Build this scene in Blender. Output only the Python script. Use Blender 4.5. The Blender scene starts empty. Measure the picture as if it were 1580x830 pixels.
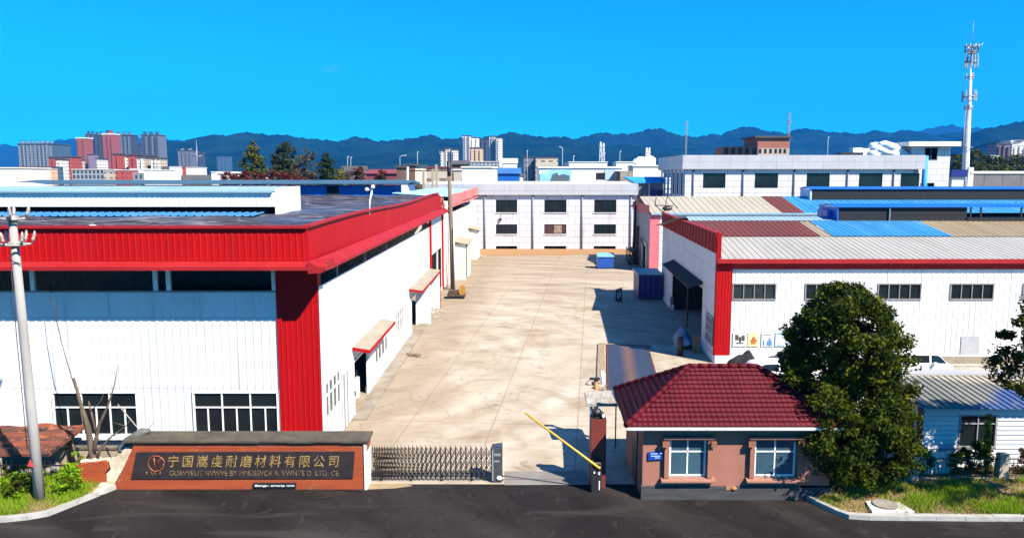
import bpy, math, random
import numpy as np
from mathutils import Vector
random.seed(7)
R = math.radians
S = bpy.context.scene
COL = S.collection

# ------------------------------------------------------------------ camera
F_PX, CAM_H, PITCH = 1180.0, 12.0, math.atan(143/1180)
cam = bpy.data.cameras.new('camera'); co = bpy.data.objects.new('camera', cam); COL.objects.link(co)
cam.sensor_width = 36; cam.lens = 36*F_PX/1580; cam.clip_start = .1; cam.clip_end = 40000
co.location = (0, 0, CAM_H); co.rotation_euler = (math.pi/2-PITCH, 0, 0)
S.camera = co

# ------------------------------------------------------------------ sky, sun, exposure
SUN_TO = Vector((.53, -.50, .755)).normalized()
w = bpy.data.worlds.new('World'); S.world = w; w.use_nodes = True
nt = w.node_tree; bg = nt.nodes['Background']
sky = nt.nodes.new('ShaderNodeTexSky'); sky.sky_type = 'NISHITA'; sky.sun_disc = False
sky.sun_elevation = math.asin(SUN_TO.z); sky.sun_rotation = math.atan2(SUN_TO.x, SUN_TO.y)
sky.altitude = 100; sky.air_density = 1.0; sky.dust_density = .2; sky.ozone_density = 2.0
tint = nt.nodes.new('ShaderNodeMix'); tint.data_type = 'RGBA'; tint.blend_type = 'MULTIPLY'
tint.inputs[0].default_value = 1.0
tint.inputs[7].default_value = (.022, 1.03, 1.88, 1)
nt.links.new(sky.outputs[0], tint.inputs[6]); 
# one faint wisp of cloud high over the left warehouse
_b, _e = math.atan2(520-790, 1180), math.radians(7.6)
wd = Vector((math.sin(_b)*math.cos(_e), math.cos(_b)*math.cos(_e), math.sin(_e)))
gc = nt.nodes.new('ShaderNodeTexCoord'); sb_ = nt.nodes.new('ShaderNodeVectorMath'); sb_.operation = 'SUBTRACT'; sb_.inputs[1].default_value = wd
mpw = nt.nodes.new('ShaderNodeMapping'); mpw.inputs['Scale'].default_value = (48, 48, 150); lnw = nt.nodes.new('ShaderNodeVectorMath'); lnw.operation = 'LENGTH'
nzw = nt.nodes.new('ShaderNodeTexNoise'); nzw.inputs['Scale'].default_value = 1.3; nzw.inputs['Detail'].default_value = 5; nzw.inputs['Distortion'].default_value = .8
mrw = nt.nodes.new('ShaderNodeMapRange'); mrw.inputs[1].default_value = 0; mrw.inputs[2].default_value = 1.1; mrw.inputs[3].default_value = 1; mrw.inputs[4].default_value = 0
mr2 = nt.nodes.new('ShaderNodeMapRange'); mr2.inputs[1].default_value = .42; mr2.inputs[2].default_value = .75; mr2.inputs[4].default_value = .55
mmw = nt.nodes.new('ShaderNodeMath'); mmw.operation = 'MULTIPLY'; mxw = nt.nodes.new('ShaderNodeMix'); mxw.data_type = 'RGBA'; mxw.inputs[7].default_value = (2.5, 4.8, 6.8, 1)
nt.links.new(gc.outputs['Generated'], sb_.inputs[0]); nt.links.new(sb_.outputs[0], mpw.inputs[0]); nt.links.new(mpw.outputs[0], lnw.inputs[0]); nt.links.new(mpw.outputs[0], nzw.inputs['Vector'])
nt.links.new(lnw.outputs['Value'], mrw.inputs[0]); nt.links.new(nzw.outputs['Fac'], mr2.inputs[0]); nt.links.new(mrw.outputs[0], mmw.inputs[0]); nt.links.new(mr2.outputs[0], mmw.inputs[1])
nt.links.new(mmw.outputs[0], mxw.inputs[0]); nt.links.new(tint.outputs[2], mxw.inputs[6]); nt.links.new(mxw.outputs[2], bg.inputs[0])
bg.inputs[1].default_value = .05
sl = bpy.data.lights.new('sun', 'SUN'); sl.energy = 5.0; sl.angle = R(.5); sl.color = (1, .92, .79)
so = bpy.data.objects.new('sun', sl); COL.objects.link(so)
so.rotation_euler = SUN_TO.to_track_quat('Z', 'Y').to_euler(); so.location = (60, -60, 90)
S.view_settings.view_transform = 'Standard'; S.view_settings.look = 'None'
S.view_settings.exposure = 1.3; S.view_settings.gamma = 1; S.view_settings.use_curve_mapping = False
S.render.engine = 'CYCLES'
S.cycles.max_bounces = 6; S.cycles.diffuse_bounces = 1; S.cycles.glossy_bounces = 3
S.cycles.transmission_bounces = 2; S.cycles.transparent_max_bounces = 8; S.cycles.volume_bounces = 0
S.cycles.use_denoising = True; S.cycles.sample_clamp_indirect = 4

# ------------------------------------------------------------------ survey helpers: a bearing in the photo plus a distance gives a world point
def ray(u, v):
    a = (u-790)/F_PX; b = (v-415)/F_PX
    return Vector((a, math.cos(PITCH)-b*math.sin(PITCH), -math.sin(PITCH)-b*math.cos(PITCH)))
def GP(u, v, z=0.0):
    d = ray(u, v); t = (z-CAM_H)/d.z
    return Vector((d.x*t, d.y*t, z))
def AT(u, v, Y):
    d = ray(u, v); t = Y/d.y
    return Vector((d.x*t, Y, CAM_H+d.z*t))

# ------------------------------------------------------------------ materials
def M(name, col, col2=None, rough=.7, scale=1.2, bump=0., bscale=None, metal=0., spec=.5, detail=5, stretch=(1, 1, 1), contrast=(.35, .65), bdist=.02):
    m = bpy.data.materials.new(name); m.use_nodes = True
    n = m.node_tree; b = n.nodes['Principled BSDF']
    b.inputs['Roughness'].default_value = rough; b.inputs['Metallic'].default_value = metal
    b.inputs['Specular IOR Level'].default_value = spec
    col2 = col2 or tuple(c*.8 for c in col)
    if max(col) < .6: col, col2 = tuple(c*.72 for c in col), tuple(c*.72 for c in col2)
    tc = n.nodes.new('ShaderNodeTexCoord'); mp = n.nodes.new('ShaderNodeMapping'); mp.inputs['Scale'].default_value = stretch
    n.links.new(tc.outputs['Object'], mp.inputs[0])
    t = n.nodes.new('ShaderNodeTexNoise'); t.inputs['Scale'].default_value = scale; t.inputs['Detail'].default_value = detail
    t.inputs['Roughness'].default_value = .65
    n.links.new(mp.outputs[0], t.inputs['Vector'])
    r = n.nodes.new('ShaderNodeValToRGB'); r.color_ramp.elements[0].position, r.color_ramp.elements[1].position = contrast
    r.color_ramp.elements[0].color = (*col, 1); r.color_ramp.elements[1].color = (*col2, 1)
    n.links.new(t.outputs['Fac'], r.inputs[0]); n.links.new(r.outputs[0], b.inputs['Base Color'])
    if bump:
        t2 = n.nodes.new('ShaderNodeTexNoise'); t2.inputs['Scale'].default_value = bscale or scale*8; t2.inputs['Detail'].default_value = 4
        n.links.new(mp.outputs[0], t2.inputs['Vector'])
        bp = n.nodes.new('ShaderNodeBump'); bp.inputs['Strength'].default_value = bump; bp.inputs['Distance'].default_value = bdist
        n.links.new(t2.outputs['Fac'], bp.inputs['Height']); n.links.new(bp.outputs[0], b.inputs['Normal'])
    return m
def nodes(m): return m.node_tree, m.node_tree.nodes, m.node_tree.links, m.node_tree.nodes['Principled BSDF']
def mixover(m, fac_socket, col):
    """lay a second colour over the base colour of material m"""
    n, N, L, b = nodes(m)
    if max(col) < .6: col = tuple(c*.76 for c in col)
    src = b.inputs['Base Color'].links[0].from_socket
    x = N.new('ShaderNodeMix'); x.data_type = 'RGBA'; x.inputs[7].default_value = (*col, 1)
    L.new(fac_socket, x.inputs[0]); L.new(src, x.inputs[6]); L.new(x.outputs[2], b.inputs['Base Color'])
def noise_fac(m, scale, lo, hi, stretch=(1, 1, 1), rot=(0, 0, 0), detail=4, distort=0., mul=1.):
    n, N, L, b = nodes(m)
    tc = N.new('ShaderNodeTexCoord'); mp = N.new('ShaderNodeMapping'); mp.inputs['Scale'].default_value = stretch; mp.inputs['Rotation'].default_value = rot
    L.new(tc.outputs['Object'], mp.inputs[0])
    t = N.new('ShaderNodeTexNoise'); t.inputs['Scale'].default_value = scale; t.inputs['Detail'].default_value = detail; t.inputs['Distortion'].default_value = distort
    L.new(mp.outputs[0], t.inputs['Vector'])
    mr = N.new('ShaderNodeMapRange'); mr.inputs[1].default_value = lo; mr.inputs[2].default_value = hi; mr.inputs[4].default_value = mul
    L.new(t.outputs['Fac'], mr.inputs[0]); return mr.outputs[0]
def pos_fac(m, ax, ay, c, width, wob=.4, wscale=.8, band=False, mul=1.):
    """mask growing with ax*x+ay*y+c over the given width (or a band round zero), its edge broken up by noise"""
    n, N, L, b = nodes(m); tc = N.new('ShaderNodeTexCoord'); sp = N.new('ShaderNodeSeparateXYZ'); L.new(tc.outputs['Object'], sp.inputs[0])
    def mth(op, a, b_=None, c_=None):
        q = N.new('ShaderNodeMath'); q.operation = op
        for k, x in enumerate((a, b_, c_)):
            if x is None: continue
            if isinstance(x, (int, float)): q.inputs[k].default_value = x
            else: L.new(x, q.inputs[k])
        return q.outputs[0]
    t = N.new('ShaderNodeTexNoise'); t.inputs['Scale'].default_value = wscale; t.inputs['Detail'].default_value = 5; L.new(tc.outputs['Object'], t.inputs['Vector'])
    s_ = mth('ADD', mth('ADD', mth('MULTIPLY', sp.outputs[0], ax), mth('MULTIPLY', sp.outputs[1], ay)), mth('MULTIPLY_ADD', t.outputs['Fac'], wob*2, c-wob))
    if band: s_ = mth('SUBTRACT', 1., mth('DIVIDE', mth('ABSOLUTE', s_), width))
    else: s_ = mth('DIVIDE', s_, width)
    q = N.new('ShaderNodeClamp'); L.new(s_, q.inputs[0]); return mth('MULTIPLY', q.outputs[0], mul)
def ridge_fac(m, scale, width, stretch=(1, 1, 1), rot=(0, 0, 0), distort=1., mul=1., detail=2):
    """thin wandering lines where a noise field crosses its middle value"""
    n, N, L, b = nodes(m); tc = N.new('ShaderNodeTexCoord'); mp = N.new('ShaderNodeMapping'); mp.inputs['Scale'].default_value = stretch; mp.inputs['Rotation'].default_value = rot
    L.new(tc.outputs['Object'], mp.inputs[0]); t = N.new('ShaderNodeTexNoise'); t.inputs['Scale'].default_value = scale; t.inputs['Detail'].default_value = detail; t.inputs['Distortion'].default_value = distort; L.new(mp.outputs[0], t.inputs['Vector'])
    a = N.new('ShaderNodeMath'); a.operation = 'SUBTRACT'; a.inputs[1].default_value = .5; L.new(t.outputs['Fac'], a.inputs[0]); ab = N.new('ShaderNodeMath'); ab.operation = 'ABSOLUTE'; L.new(a.outputs[0], ab.inputs[0])
    mr = N.new('ShaderNodeMapRange'); mr.inputs[1].default_value = 0; mr.inputs[2].default_value = width; mr.inputs[3].default_value = mul; mr.inputs[4].default_value = 0; L.new(ab.outputs[0], mr.inputs[0]); return mr.outputs[0]
def swirl_fac(m, cx, cy, rs, as_, lo, hi, mul=1.):
    """streaks bending round a point, like the marks of turning tyres"""
    n, N, L, b = nodes(m); tc = N.new('ShaderNodeTexCoord'); mp = N.new('ShaderNodeMapping'); mp.inputs['Location'].default_value = (-cx, -cy, 0); L.new(tc.outputs['Object'], mp.inputs[0])
    sp = N.new('ShaderNodeSeparateXYZ'); L.new(mp.outputs[0], sp.inputs[0]); ln = N.new('ShaderNodeVectorMath'); ln.operation = 'LENGTH'; L.new(mp.outputs[0], ln.inputs[0])
    at = N.new('ShaderNodeMath'); at.operation = 'ARCTAN2'; L.new(sp.outputs[1], at.inputs[0]); L.new(sp.outputs[0], at.inputs[1])
    cb = N.new('ShaderNodeCombineXYZ'); q1 = N.new('ShaderNodeMath'); q1.operation = 'MULTIPLY'; q1.inputs[1].default_value = rs; L.new(ln.outputs['Value'], q1.inputs[0]); q2 = N.new('ShaderNodeMath'); q2.operation = 'MULTIPLY'; q2.inputs[1].default_value = as_; L.new(at.outputs[0], q2.inputs[0])
    L.new(q1.outputs[0], cb.inputs[0]); L.new(q2.outputs[0], cb.inputs[1]); t = N.new('ShaderNodeTexNoise'); t.inputs['Scale'].default_value = 1; t.inputs['Detail'].default_value = 6; L.new(cb.outputs[0], t.inputs['Vector'])
    mr = N.new('ShaderNodeMapRange'); mr.inputs[1].default_value = lo; mr.inputs[2].default_value = hi; mr.inputs[4].default_value = mul; L.new(t.outputs['Fac'], mr.inputs[0]); return mr.outputs[0]
def brick_fac(m, bw, rh, mortar, offset=0., axes='xz', scale=1.):
    """1 on the mortar / joints; bricks laid on a vertical (xz) or flat (xy) face"""
    n, N, L, b = nodes(m)
    tc = N.new('ShaderNodeTexCoord'); sp = N.new('ShaderNodeSeparateXYZ'); L.new(tc.outputs['Object'], sp.inputs[0])
    cb = N.new('ShaderNodeCombineXYZ')
    if axes == 'xz':
        ad = N.new('ShaderNodeMath'); L.new(sp.outputs[0], ad.inputs[0]); L.new(sp.outputs[1], ad.inputs[1])
        L.new(ad.outputs[0], cb.inputs[0]); L.new(sp.outputs[2], cb.inputs[1])
    else:
        L.new(sp.outputs[0], cb.inputs[0]); L.new(sp.outputs[1], cb.inputs[1])
    t = N.new('ShaderNodeTexBrick'); t.inputs['Scale'].default_value = scale; t.offset = offset; t.inputs['Brick Width'].default_value = bw
    t.inputs['Row Height'].default_value = rh; t.inputs['Mortar Size'].default_value = mortar; t.inputs['Mortar Smooth'].default_value = .1
    L.new(cb.outputs[0], t.inputs['Vector']); return t.outputs['Fac']

WHITE = M('white_cladding', (.68, .68, .67), (.60, .605, .60), .55, .35, stretch=(1, 1, .25), spec=.25)
mixover(WHITE, noise_fac(WHITE, .9, .58, .8, (3, 3, .12), mul=.5), (.36, .31, .25))
mixover(WHITE, noise_fac(WHITE, .5, .55, .75, (1, 1, .5), detail=8, mul=.3), (.40, .38, .34))
mixover(WHITE, brick_fac(WHITE, 6.1, 3.05, .012, .5), (.40, .39, .37))
RED = M('red_cladding', (.52, .004, .006), (.42, .003, .005), .6, .5, spec=.15, stretch=(1, 1, .2))
mixover(RED, noise_fac(RED, 1.2, .55, .85, (2, 2, .15), mul=.5), (.30, .012, .012))
REDTRIM = M('faded_red_trim', (.44, .020, .022), (.36, .014, .016), .6, 1., spec=.2)
PINK = M('faded_pink_sheet', (.62, .20, .18), (.52, .13, .12), .7, .6, spec=.2)
DARK = M('dark_interior', (.012, .012, .014), None, .9, 1.)  # near-black colour standing in for the shade inside openings
FRAME = M('white_window_frame', (.78, .77, .74), (.7, .7, .68), .4, 2.)
GREYFRAME = M('grey_window_frame', (.33, .30, .28), (.25, .23, .22), .5, 2.)
GLASS = M('dark_window_glass', (.010, .013, .015), (.016, .026, .03), .12, .5, spec=.28)
GLASSB = M('blue_window_glass', (.035, .085, .13), (.06, .13, .17), .12, .8, spec=.4)
CONC = M('weathered_concrete', (.36, .32, .27), (.24, .21, .17), .85, 1.5, .4)
PALECONC = M('pale_concrete', (.62, .60, .57), (.48, .45, .41), .8, 1.3, .3)
GALV = M('galvanised_steel', (.40, .40, .41), (.28, .28, .29), .45, 3., metal=.6)
WHITEPAINT = M('white_paint', (.80, .80, .79), (.72, .72, .72), .45, 2.)
BLACKM = M('black_metal', (.018, .018, .02), (.03, .028, .026), .5, 4.)
BLUEM = M('blue_sheet', (.010, .12, .52), (.012, .16, .60), .4, .6)
BLUELT = M('bright_blue_sheet', (.025, .24, .60), (.04, .30, .66), .55, .5, spec=.2)
BLUEPALE = M('pale_blue_roofing', (.20, .36, .48), (.34, .46, .54), .6, .5, spec=.2, stretch=(.5, 1, 1))
GREYROOF = M('grey_roofing', (.42, .46, .50), (.30, .34, .38), .55, .6)

# ------------------------------------------------------------------ mesh builder
def wl(o):
    v = Vector((0, 0, 0))
    while o is not None: v += o.location; o = o.parent
    return v
class MB:
    def __init__(s): s.v = []; s.f = []; s.m = []; s.sm = []
    def face(s, pts, mi=0, smooth=False):
        i = len(s.v); s.v += [tuple(p) for p in pts]; s.f.append(list(range(i, i+len(pts)))); s.m.append(mi); s.sm.append(smooth)
    def box(s, x0, x1, y0, y1, z0, z1, mi=0): s.obox((x0, y0, z0), (x1-x0, 0, 0), (0, y1-y0, 0), (0, 0, z1-z0), mi)
    def obox(s, o, a, b, c, mi=0):
        o, a, b, c = map(Vector, (o, a, b, c)); i = len(s.v)
        s.v += [tuple(p) for p in (o, o+a, o+a+b, o+b, o+c, o+a+c, o+a+b+c, o+b+c)]
        for q in ((3, 2, 1, 0), (4, 5, 6, 7), (0, 1, 5, 4), (1, 2, 6, 5), (2, 3, 7, 6), (3, 0, 4, 7)):
            s.f.append([i+k for k in q]); s.m.append(mi); s.sm.append(False)
    def prism(s, poly, ext, mi=0):
        """polygon (3-D points) swept along ext"""
        p = [Vector(q) for q in poly]; e = Vector(ext); i = len(s.v); n = len(p)
        s.v += [tuple(q) for q in p]+[tuple(q+e) for q in p]
        s.f += [list(range(i, i+n))[::-1], list(range(i+n, i+2*n))]; s.m += [mi, mi]; s.sm += [False, False]
        for k in range(n):
            s.f.append([i+k, i+(k+1) % n, i+n+(k+1) % n, i+n+k]); s.m.append(mi); s.sm.append(False)
    def tube(s, path, r, n=8, mi=0, smooth=True):
        p = [Vector(q) for q in path]; rr = r if isinstance(r, (list, tuple)) else [r]*len(p)
        i = len(s.v); prev = None
        for k, q in enumerate(p):
            d = (p[min(k+1, len(p)-1)]-p[max(k-1, 0)]).normalized()
            a = (prev - d*prev.dot(d)) if prev is not None else (d.cross(Vector((0, 0, 1))) if abs(d.z) < .9 else d.cross(Vector((1, 0, 0))))
            a.normalize(); prev = a; b = d.cross(a)
            for j in range(n):
                t = 2*math.pi*j/n; s.v.append(tuple(q+(a*math.cos(t)+b*math.sin(t))*rr[k]))
        for k in range(len(p)-1):
            for j in range(n):
                s.f.append([i+k*n+j, i+k*n+(j+1) % n, i+(k+1)*n+(j+1) % n, i+(k+1)*n+j]); s.m.append(mi); s.sm.append(smooth)
        s.f.append([i+j for j in range(n)][::-1]); s.m.append(mi); s.sm.append(False)
        e = i+(len(p)-1)*n; s.f.append([e+j for j in range(n)]); s.m.append(mi); s.sm.append(False)
    def grid(s, fn, nu, nv, mi=0, smooth=True):
        i = len(s.v)
        for a in range(nu+1):
            for b in range(nv+1): s.v.append(tuple(fn(a/nu, b/nv)))
        for a in range(nu):
            for b in range(nv):
                s.f.append([i+a*(nv+1)+b, i+(a+1)*(nv+1)+b, i+(a+1)*(nv+1)+b+1, i+a*(nv+1)+b+1]); s.m.append(mi); s.sm.append(smooth)
    def blob(s, c, r, n=10, mi=0, jit=0.):
        c = Vector(c); r = r if isinstance(r, (tuple, list)) else (r, r, r); ph = random.random()*9
        def fn(a, b):
            t, p = 2*math.pi*a, math.pi*b
            k = 1+jit*math.sin(3*t+ph)*math.sin(4*p+ph)
            return (c.x+r[0]*k*math.cos(t)*math.sin(p), c.y+r[1]*k*math.sin(t)*math.sin(p), c.z+r[2]*k*math.cos(p))
        s.grid(fn, n*2, n, mi)
    def clad(s, p0, u, wdt, z0, z1, n, holes=(), period=.3, d=.03, mi=0, v=(0, 0, 1)):
        """ribbed sheet: width along u, height along v, ribs standing out along n; holes (a, b, z0, z1) stay open"""
        p0, u, n, v = Vector(p0), Vector(u).normalized(), Vector(n).normalized(), Vector(v)
        prof = [(0, 0), (.62, 0), (.70, 1), (.88, 1), (.96, 0)]
        def dep(x):
            t = (x % period)/period
            for (a, ha), (b, hb) in zip(prof, prof[1:]+[(1, 0)]):
                if a <= t <= b: return d*(ha+(hb-ha)*(t-a)/(b-a))
            return 0
        bx = sorted({0, wdt} | {min(max(q, 0), wdt) for h in holes for q in h[:2]})
        bz = sorted({z0, z1} | {min(max(q, z0), z1) for h in holes for q in h[2:]})
        base = [k*period+t*period for k in range(int(wdt/period)+2) for t, _ in prof]
        for xa, xb in zip(bx, bx[1:]):
            xs = [xa]+[x for x in base if xa+1e-4 < x < xb-1e-4]+[xb]
            for za, zb in zip(bz, bz[1:]):
                if any(h[0]-1e-6 <= xa and xb <= h[1]+1e-6 and h[2]-1e-6 <= za and zb <= h[3]+1e-6 for h in holes): continue
                i = len(s.v)
                for x in xs:
                    q = p0+u*x+n*dep(x); s.v.append(tuple(q+v*za)); s.v.append(tuple(q+v*zb))
                for k in range(len(xs)-1):
                    s.f.append([i+2*k, i+2*k+2, i+2*k+3, i+2*k+1]); s.m.append(mi); s.sm.append(False)
    def wall(s, p0, u, wdt, z0, z1, holes=(), mi=0):
        s.clad(p0, u, wdt, z0, z1, (0, 0, 0.0001), holes, 1e6, 0, mi)
    def build(s, name, mats, parent=None, loc=None):
        mats = mats if isinstance(mats, (list, tuple)) else [mats]
        off = wl(parent) if parent is not None else Vector(loc or (0, 0, 0))
        me = bpy.data.meshes.new(name); me.from_pydata([(a-off.x, b-off.y, c-off.z) for a, b, c in s.v], [], s.f)
        for m in mats: me.materials.append(m)
        me.polygons.foreach_set('material_index', s.m); me.polygons.foreach_set('use_smooth', s.sm); me.update()
        o = bpy.data.objects.new(name, me); COL.objects.link(o)
        if parent is not None: o.parent = parent
        else: o.location = off
        return o
def tag(o, label=None, cat=None, group=None, kind=None):
    for k, v in (('label', label), ('category', cat), ('group', group), ('kind', kind)):
        if v: o[k] = v
    return o
def thing(name, loc, label, cat, group=None):
    o = bpy.data.objects.new(name, None); COL.objects.link(o); o.location = loc; o.empty_display_size = .3
    return tag(o, label, cat, group)
def struct(o): o['kind'] = 'structure'; return o
def copy_tree(o, parent=None):
    c = o.copy(); COL.objects.link(c)
    if parent is not None: c.parent = parent
    for ch in list(o.children): copy_tree(ch, c)
    return c
def window(parent, p, u, n, wdt, h, vb=(), hb=(), fm=None, gm=None, fw=.07, proud=.06, sub=(), frame_all=True, shut=None):
    """framed window: p lower corner on the wall, u along, n outward. vb: full-height bars, sub: bars only below the first transom"""
    fm = fm or FRAME; gm = gm or GLASS
    p, u, n = Vector(p), Vector(u).normalized(), Vector(n).normalized(); z = Vector((0, 0, 1)); d = n*(proud+.06)
    b = n*(-.06); mb = MB()
    mb.obox(p+b, u*wdt, d, z*fw); mb.obox(p+b+z*(h-fw), u*wdt, d, z*fw)
    mb.obox(p+b+z*fw, u*fw, d, z*(h-2*fw)); mb.obox(p+b+u*(wdt-fw)+z*fw, u*fw, d, z*(h-2*fw))
    t = fw*.7; e = n*(proud*.7+.06)
    for x in vb: mb.obox(p+b+u*(wdt*x-t/2)+z*fw, u*t, e, z*(h-2*fw))
    for y in hb: mb.obox(p+b+u*fw+z*(h*y-t/2), u*(wdt-2*fw), n*(proud*.6+.06), z*t)
    top = h*hb[0] if hb else h
    for x in sub: mb.obox(p+b+u*(wdt*x-t/2)+z*fw, u*t, n*(proud*.5+.06), z*(top-t/2-fw))
    wo = mb.build('window', fm, parent)
    g = MB(); g.obox(p-n*.05+u*fw*.5+z*fw*.5, u*(wdt-fw), n*.03, z*(h-fw)); g.build('pane', gm, wo)
    return wo
def leafmesh(name, mats, centers, radii, nper, size, seed, parent, flat=.35, wts=None):
    rg = np.random.default_rng(seed); c = np.array(centers, float); r = np.array(radii, float)
    if r.ndim == 1: r = np.stack([r]*3, 1)
    n = len(c)*nper; ci = np.repeat(np.arange(len(c)), nper)
    d = rg.normal(size=(n, 3)); d /= np.linalg.norm(d, axis=1)[:, None]
    q = c[ci]+d*r[ci]*(rg.random(n)**.45)[:, None]
    nr = d*1.0+rg.normal(size=(n, 3))*.8+np.array([0, 0, .5]); nr /= np.linalg.norm(nr, axis=1)[:, None]
    a = np.cross(nr, rg.normal(size=(n, 3))); a /= np.linalg.norm(a, axis=1)[:, None]; b = np.cross(nr, a)
    s = size*(.6+.8*rg.random(n))[:, None]
    a = a*s; b = b*s*.5
    bend = nr*s*.15
    v = np.stack([q-a, q-b*.9+bend, q+a, q+b*.9+bend], 1).reshape(-1, 3)-np.array(wl(parent))
    me = bpy.data.meshes.new(name); me.vertices.add(4*n); me.vertices.foreach_set('co', v.ravel())
    me.loops.add(4*n); me.loops.foreach_set('vertex_index', np.arange(4*n, dtype=np.int32))
    me.polygons.add(n); me.polygons.foreach_set('loop_start', np.arange(0, 4*n, 4, dtype=np.int32))
    for m in mats: me.materials.append(m)
    pick = rg.choice(len(mats), size=len(c), p=wts)[ci]; sw = rg.random(n) < .3; pick[sw] = rg.choice(len(mats), size=int(sw.sum()), p=wts)
    me.polygons.foreach_set('material_index', pick.astype(np.int32)); me.update(calc_edges=True)
    o = bpy.data.objects.new(name, me); COL.objects.link(o); o.parent = parent; return o
def leafmat(name, c1, c2, trans=.25):
    m = M(name, c1, c2, .65, 2.5, spec=.08)
    n, N, L, b = nodes(m); src = b.inputs['Base Color'].links[0].from_socket
    t = N.new('ShaderNodeBsdfTranslucent'); L.new(src, t.inputs[0]); x = N.new('ShaderNodeMixShader'); x.inputs[0].default_value = trans
    L.new(b.outputs[0], x.inputs[1]); L.new(t.outputs[0], x.inputs[2]); L.new(x.outputs[0], N['Material Output'].inputs[0]); return m
def text(name, body, size, loc, rotx, mat, parent, shear=0., sx=1., extrude=.006, align='LEFT', rotz=0., spacing=1.):
    c = bpy.data.curves.new(name, 'FONT'); c.body = body; c.size = size; c.extrude = extrude; c.shear = shear; c.align_x = align; c.space_character = spacing
    c.resolution_u = 3
    o = bpy.data.objects.new('tmp', c); COL.objects.link(o); bpy.context.view_layer.update()
    me = bpy.data.meshes.new_from_object(o.evaluated_get(bpy.context.evaluated_depsgraph_get()))
    COL.objects.unlink(o); bpy.data.objects.remove(o)
    t = bpy.data.objects.new(name, me); COL.objects.link(t); me.materials.clear(); me.materials.append(mat)
    t.parent = parent; t.location = Vector(loc)-wl(parent); t.rotation_euler = (rotx, 0, rotz); t.scale = (sx, 1, 1); return t
X, Y_, Z = Vector((1, 0, 0)), Vector((0, 1, 0)), Vector((0, 0, 1)); FRONT = Vector((0, -1, 0))

# ================================================================== SETTING
GROUND = M('town_ground', (.10, .105, .07), (.17, .15, .11), .95, .02, detail=8)
ASPH = M('dark_asphalt', (.014, .0115, .011), (.024, .020, .019), .9, .55, .5, 45, spec=.12)
mixover(ASPH, noise_fac(ASPH, .35, .55, .75, (.5, 2.2, 1), (0, 0, R(18)), 6, .8, .8), (.062, .052, .046))
mixover(ASPH, swirl_fac(ASPH, -24, 6, .35, 2.0, .50, .75, .5), (.062, .052, .046)); mixover(ASPH, swirl_fac(ASPH, 22, 42, .3, 1.6, .54, .76, .4), (.06, .05, .044))
mixover(ASPH, ridge_fac(ASPH, .35, .004, (1, 1, 1), (0, 0, 0), 1., .8, 5), (.006, .005, .005)); mixover(ASPH, noise_fac(ASPH, 2.2, .62, .68, (1, .6, 1), (0, 0, .4), 8, 1., .6), (.05, .042, .036))
mixover(ASPH, noise_fac(ASPH, 9, .74, .80, mul=.5), (.16, .15, .14))
YARD = M('yard_concrete', (.41, .335, .235), (.48, .40, .295), .88, .16, .25, 14, detail=9)
mixover(YARD, noise_fac(YARD, .22, .52, .72, (1.5, .8, 1), (0, 0, R(10)), 8, 1.2, .8), (.28, .18, .092))
mixover(YARD, noise_fac(YARD, .6, .56, .74, (.5, 2.2, 1), (0, 0, R(-12)), 9, 1.6, .7), (.17, .125, .08))
mixover(YARD, noise_fac(YARD, .30, .56, .70, (.4, 1.8, 1), (0, 0, R(28)), 8, 2.0, .35), (.50, .46, .40))
mixover(YARD, noise_fac(YARD, 3.2, .66, .74, (1, .45, 1), (0, 0, 0), 9, .6, .55), (.16, .13, .10))
mixover(YARD, pos_fac(YARD, .15, 1, -66, 34, 14, .08, mul=.75), (.30, .205, .115))
mixover(YARD, noise_fac(YARD, .12, .48, .72, (1.4, .6, 1), (0, 0, 0), 8, 1., .45), (.245, .165, .092))
mixover(YARD, swirl_fac(YARD, -14, 50, .55, 1.6, .42, .80, .42), (.61, .55, .46)); mixover(YARD, swirl_fac(YARD, 13, 36, .5, 1.8, .44, .82, .36), (.61, .54, .44)); mixover(YARD, swirl_fac(YARD, -9, 33, .9, 2.4, .54, .74, .45), (.24, .165, .09))
mixover(YARD, pos_fac(YARD, -1, .04, -4.2, 3., 2.2, .5, mul=.5), (.27, .19, .11)); mixover(YARD, pos_fac(YARD, 1, -.1, 2., 4., 3., .35, mul=.0), (.3, .2, .1))
mixover(YARD, ridge_fac(YARD, .22, .006, (1, 1, 1), (0, 0, 0), .8, .5, 4), (.13, .10, .075))
n_, N_, L_, b_ = nodes(YARD)
tc = N_.new('ShaderNodeTexCoord'); mp = N_.new('ShaderNodeMapping'); mp.inputs['Rotation'].default_value = (0, 0, R(5.9)); mp.inputs['Location'].default_value = (.53, 0, 0)
br = N_.new('ShaderNodeTexBrick'); br.inputs['Scale'].default_value = 1; br.inputs['Brick Width'].default_value = 4.1; br.inputs['Row Height'].default_value = 9.; br.inputs['Mortar Size'].default_value = .035; br.offset = 0
L_.new(tc.outputs['Object'], mp.inputs[0]); L_.new(mp.outputs[0], br.inputs['Vector'])
mu = N_.new('ShaderNodeMath'); mu.operation = 'MULTIPLY'; mu.inputs[1].default_value = .55; L_.new(br.outputs['Fac'], mu.inputs[0]); mixover(YARD, mu.outputs[0], (.20, .165, .13))
SOIL = M('dry_soil', (.30, .20, .095), (.20, .14, .07), .95, 1.1, .5, 9)
ORANGE = M('orange_soil', (.46, .22, .075), (.36, .20, .09), .95, .5, .4, 6)
KERB = M('kerb_stone', (.52, .50, .46), (.38, .36, .32), .8, 2.5, .2)
mixover(KERB, noise_fac(KERB, 3, .6, .72, mul=.6), (.25, .22, .19))

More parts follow.
